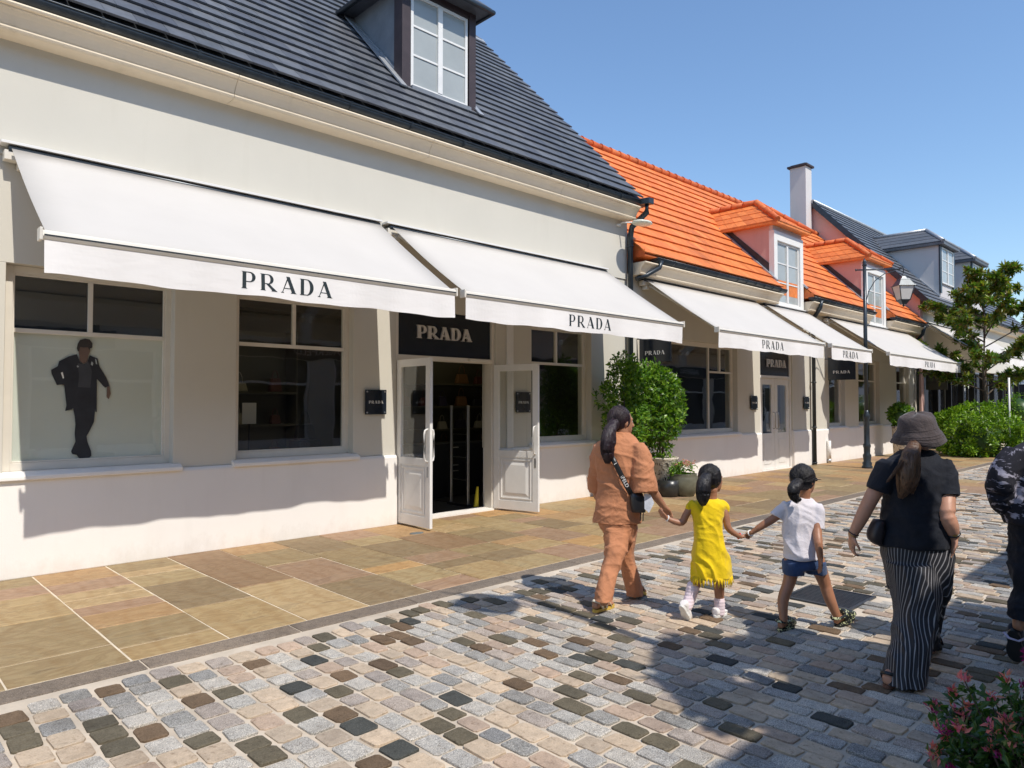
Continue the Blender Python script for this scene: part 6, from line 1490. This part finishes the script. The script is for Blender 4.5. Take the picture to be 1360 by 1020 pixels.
for rad0, z0, rad1, z1 in ((.1115,.028,.1105,.032), (.139,-.018,.1375,-.014), (.1475,-.035,.146,-.031), (.132,-.006,.1305,-.002)):
    pts = []
    for k in range(n_+1):
        th = 2*math.pi*k/n_; w_ = 1 + (.035*math.sin(3*th+1)+.02*math.sin(5*th))*max(0, min(1, (.03-z0)/.06)); zz = z0 + (.012*math.sin(2*th+.6)+.006*math.sin(5*th))*max(0, min(1, (.0-z0)/.05))
        pts.append(hcn + HX*(rad0*w_*math.cos(th)) + HY*(rad0*w_*math.sin(th)*1.02) + HZ*zz)
    MB().tube(pts, .0022, 5, cap=False).build('stitched_seam', hatm, ho, fix=False)
bgm = pbr('dark leather pouch', (.03,.022,.024), .45, .2, 6, 30, .003)
mb = MB(); loft(mb, [(a(1167,690,-.02), HR, .025, HF, .04), (a(1163,705,-.02), HR, .042, HF, .055), (a(1162,716,-.02), HR, .036, HF, .05), (a(1166,723,-.02), HR, .02, HF, .035)], 14, 2, p=3); mb.build('hip_pouch', bgm, T4, fix=False)
def bangle(p, d, rad, th_, mt, t, name='bracelet'):
    A = d.cross(UZ).normalized(); B = d.cross(A); MB().tube([p + A*rad*math.cos(k*math.pi/8) + B*rad*math.sin(k*math.pi/8) for k in range(17)], th_, 6, cap=False).build(name, mt, t, fix=False)
gold = pbr('gold metal', (.55,.36,.10), .3, .05, 5, 0, 0, metal=1)
bangle(a(1133.5,708,.055), (a(1132,711,.06)-a(1143,690,.03)).normalized(), .031, .0035, M['brownpost'], T4); bangle(a(1133,710.5,.058), (a(1132,711,.06)-a(1143,690,.03)).normalized(), .030, .0025, gold, T4)
bangle(a(1266,709,-.135), (a(1267,712,-.13)-a(1263,698,-.15)).normalized(), .033, .008, M['black'], T4, 'watch_strap'); wc = a(1269,710,-.165); ball_ = MB(); ball(ball_, wc, .018, .008, .018); ball_.build('watch_case', gold, T4, fix=False)
brn = pbr('brown leather sandal', (.16,.075,.05), .55)
sandal(T4, h1, h1+WALK, UZ, .245, .092, brn, M['black'], .018); sandal(T4, h2, t2, V((.4,0,1)), .24, .09, M['black'], M['black'], .018)

# ---- person in the patterned black top at the right edge
f = Fig(4.5); a = f.at
base = a(1380, 880); T5 = thing('person', (base.x, base.y, 0), 'person in black top with pale cloudy pattern cut off by the right edge', 'person')
bd = MB()
loft(bd, [f.ring(1355,1420,720,.13), f.ring(1354,1420,680,.12), f.ring(1350,1422,630,.12), f.ring(1356,1416,600,.09)])
limb(bd, [a(1386,602), a(1388,582), a(1388,566)], [.062,.056,.058]); hc = a(1389,553,.02); fd = WALK.copy(); sd_, up = head(bd, hc, fd, 1.0)
limb(bd, [a(1350,605), a(1330,645,.0), a(1345,672,.16), a(1356,684,.26)], [.055,.048,.038,.028]); hand(bd, a(1356,684,.26), V((.7,.1,-.2)), HR, .17, 1, .6)
limb(bd, [a(1424,605), a(1440,650,.02), a(1438,700,.05)], [.055,.048,.028]); hand(bd, a(1438,700,.05), V((.1,0,-1)), -HR, .17, -1, .4)
limb(bd, [a(1370,720), a(1368,760,-.03), a(1366,784,-.06), a(1357,803,-.09), a(1353,832,-.12)], [.07,.055,.052,.048,.034]); limb(bd, [a(1406,720), a(1412,790,.2), a(1418,858,.35)], [.09,.065,.038])
voxel(bd, 'body', w_sk, T5, .0085, 2); eyes(T5, hc, fd, 1.0, up, sd_)
ptn, nt, b = newmat('black knit with pale cloud pattern'); n = noise_n(nt, coords(nt, scale=(1,1,1.7)), 5.2, 6, .68, 1.2)
nt.links.new(ramp(nt, n, [(0,(.010,.010,.018)),(.535,(.012,.012,.02)),(.555,(.33,.31,.38)),(.62,(.44,.42,.50)),(.68,(.25,.23,.30)),(.70,(.012,.012,.02))]), b.inputs['Base Color']); b.inputs['Roughness'].default_value = .9; bump(nt, b, noise_n(nt, coords(nt), 180, 3), .4, .003)
tm = MB(); loft(tm, [f.ring(1340,1434,696,.15), f.ring(1338,1436,684,.155), f.ring(1340,1434,655,.15), f.ring(1339,1436,620,.15), f.ring(1346,1430,598,.12), f.ring(1364,1410,586,.08)], 24)
dd_ = a(1326,650)-a(1350,595); loft(tm, [rr_(a(1352,598), dd_, .06, .09), rr_(a(1340,613), dd_, .078, .09), rr_(a(1328,640), dd_, .082, .09), rr_(a(1326,656,.02), dd_, .078, .085)], 20)
dd_ = a(1346,680,.2)-a(1326,650,.0); loft(tm, [rr_(a(1326,650,.0), dd_, .072, .08), rr_(a(1330,664,.06), dd_, .075, .08), rr_(a(1341,677,.18), dd_, .06, .065)], 20)
limb(tm, [a(1422,602), a(1438,645,.02), a(1439,690,.05)], [.075,.075,.06])
voxel(tm, 'sweater', ptn, T5, .009, 4, folds5)
ptm = MB(); loft(ptm, [f.ring(1342,1432,690,.14), f.ring(1343,1432,715,.15), f.ring(1346,1430,740,.14)], 24)
loft(ptm, [f.ring(1343,1388,725,.13), f.ring(1345,1386,765,.11,-.04), f.ring(1350,1384,786,.10,-.07), f.ring(1342,1370,802,.085,-.09), f.ring(1341.5,1366,822,.08,-.11)], 20)
limb(ptm, [a(1408,725), a(1412,790,.2), a(1416,845,.33)], [.12,.10,.085])
voxel(ptm, 'trousers', bt, T5, .009, 3, folds2)
hb = MB(); ball(hb, hc + up*.026 - fd*.022, .088, .10, .105, sd_, fd, up); voxel(hb, 'hair', blackhair, T5, .009, 3)
bsh = cloth_mat('black running shoe', (.012,.012,.02), .2, .6); lil = pbr('lilac sole trim', (.50,.46,.60), .5)
h1 = a(1346,836,-.12); dn = (WALK*.55 + V((.0,.02,-1.0))).normalized(); sneaker(T5, h1, h1+dn, V((1,0,.55)), .25, .10, bsh, M['black'], .085, lil)
mb = strap([h1 + V((.0,.05,-.03)), h1 + V((-.035,.02,-.05)), h1 + V((-.03,-.03,-.06)), h1+V((.02,-.055,-.05))], .016, V((-.3,0,1)), .006); mb.build('shoe_trim', lil, T5)
h2 = a(1410,868,.35); h2.z = .024; sneaker(T5, h2, h2+WALK, UZ, .26, .10, bsh, M['black'], .085, lil)
for o_ in (ps, fp, pp): o_.location.x -= .30
bpy.context.view_layer.update()
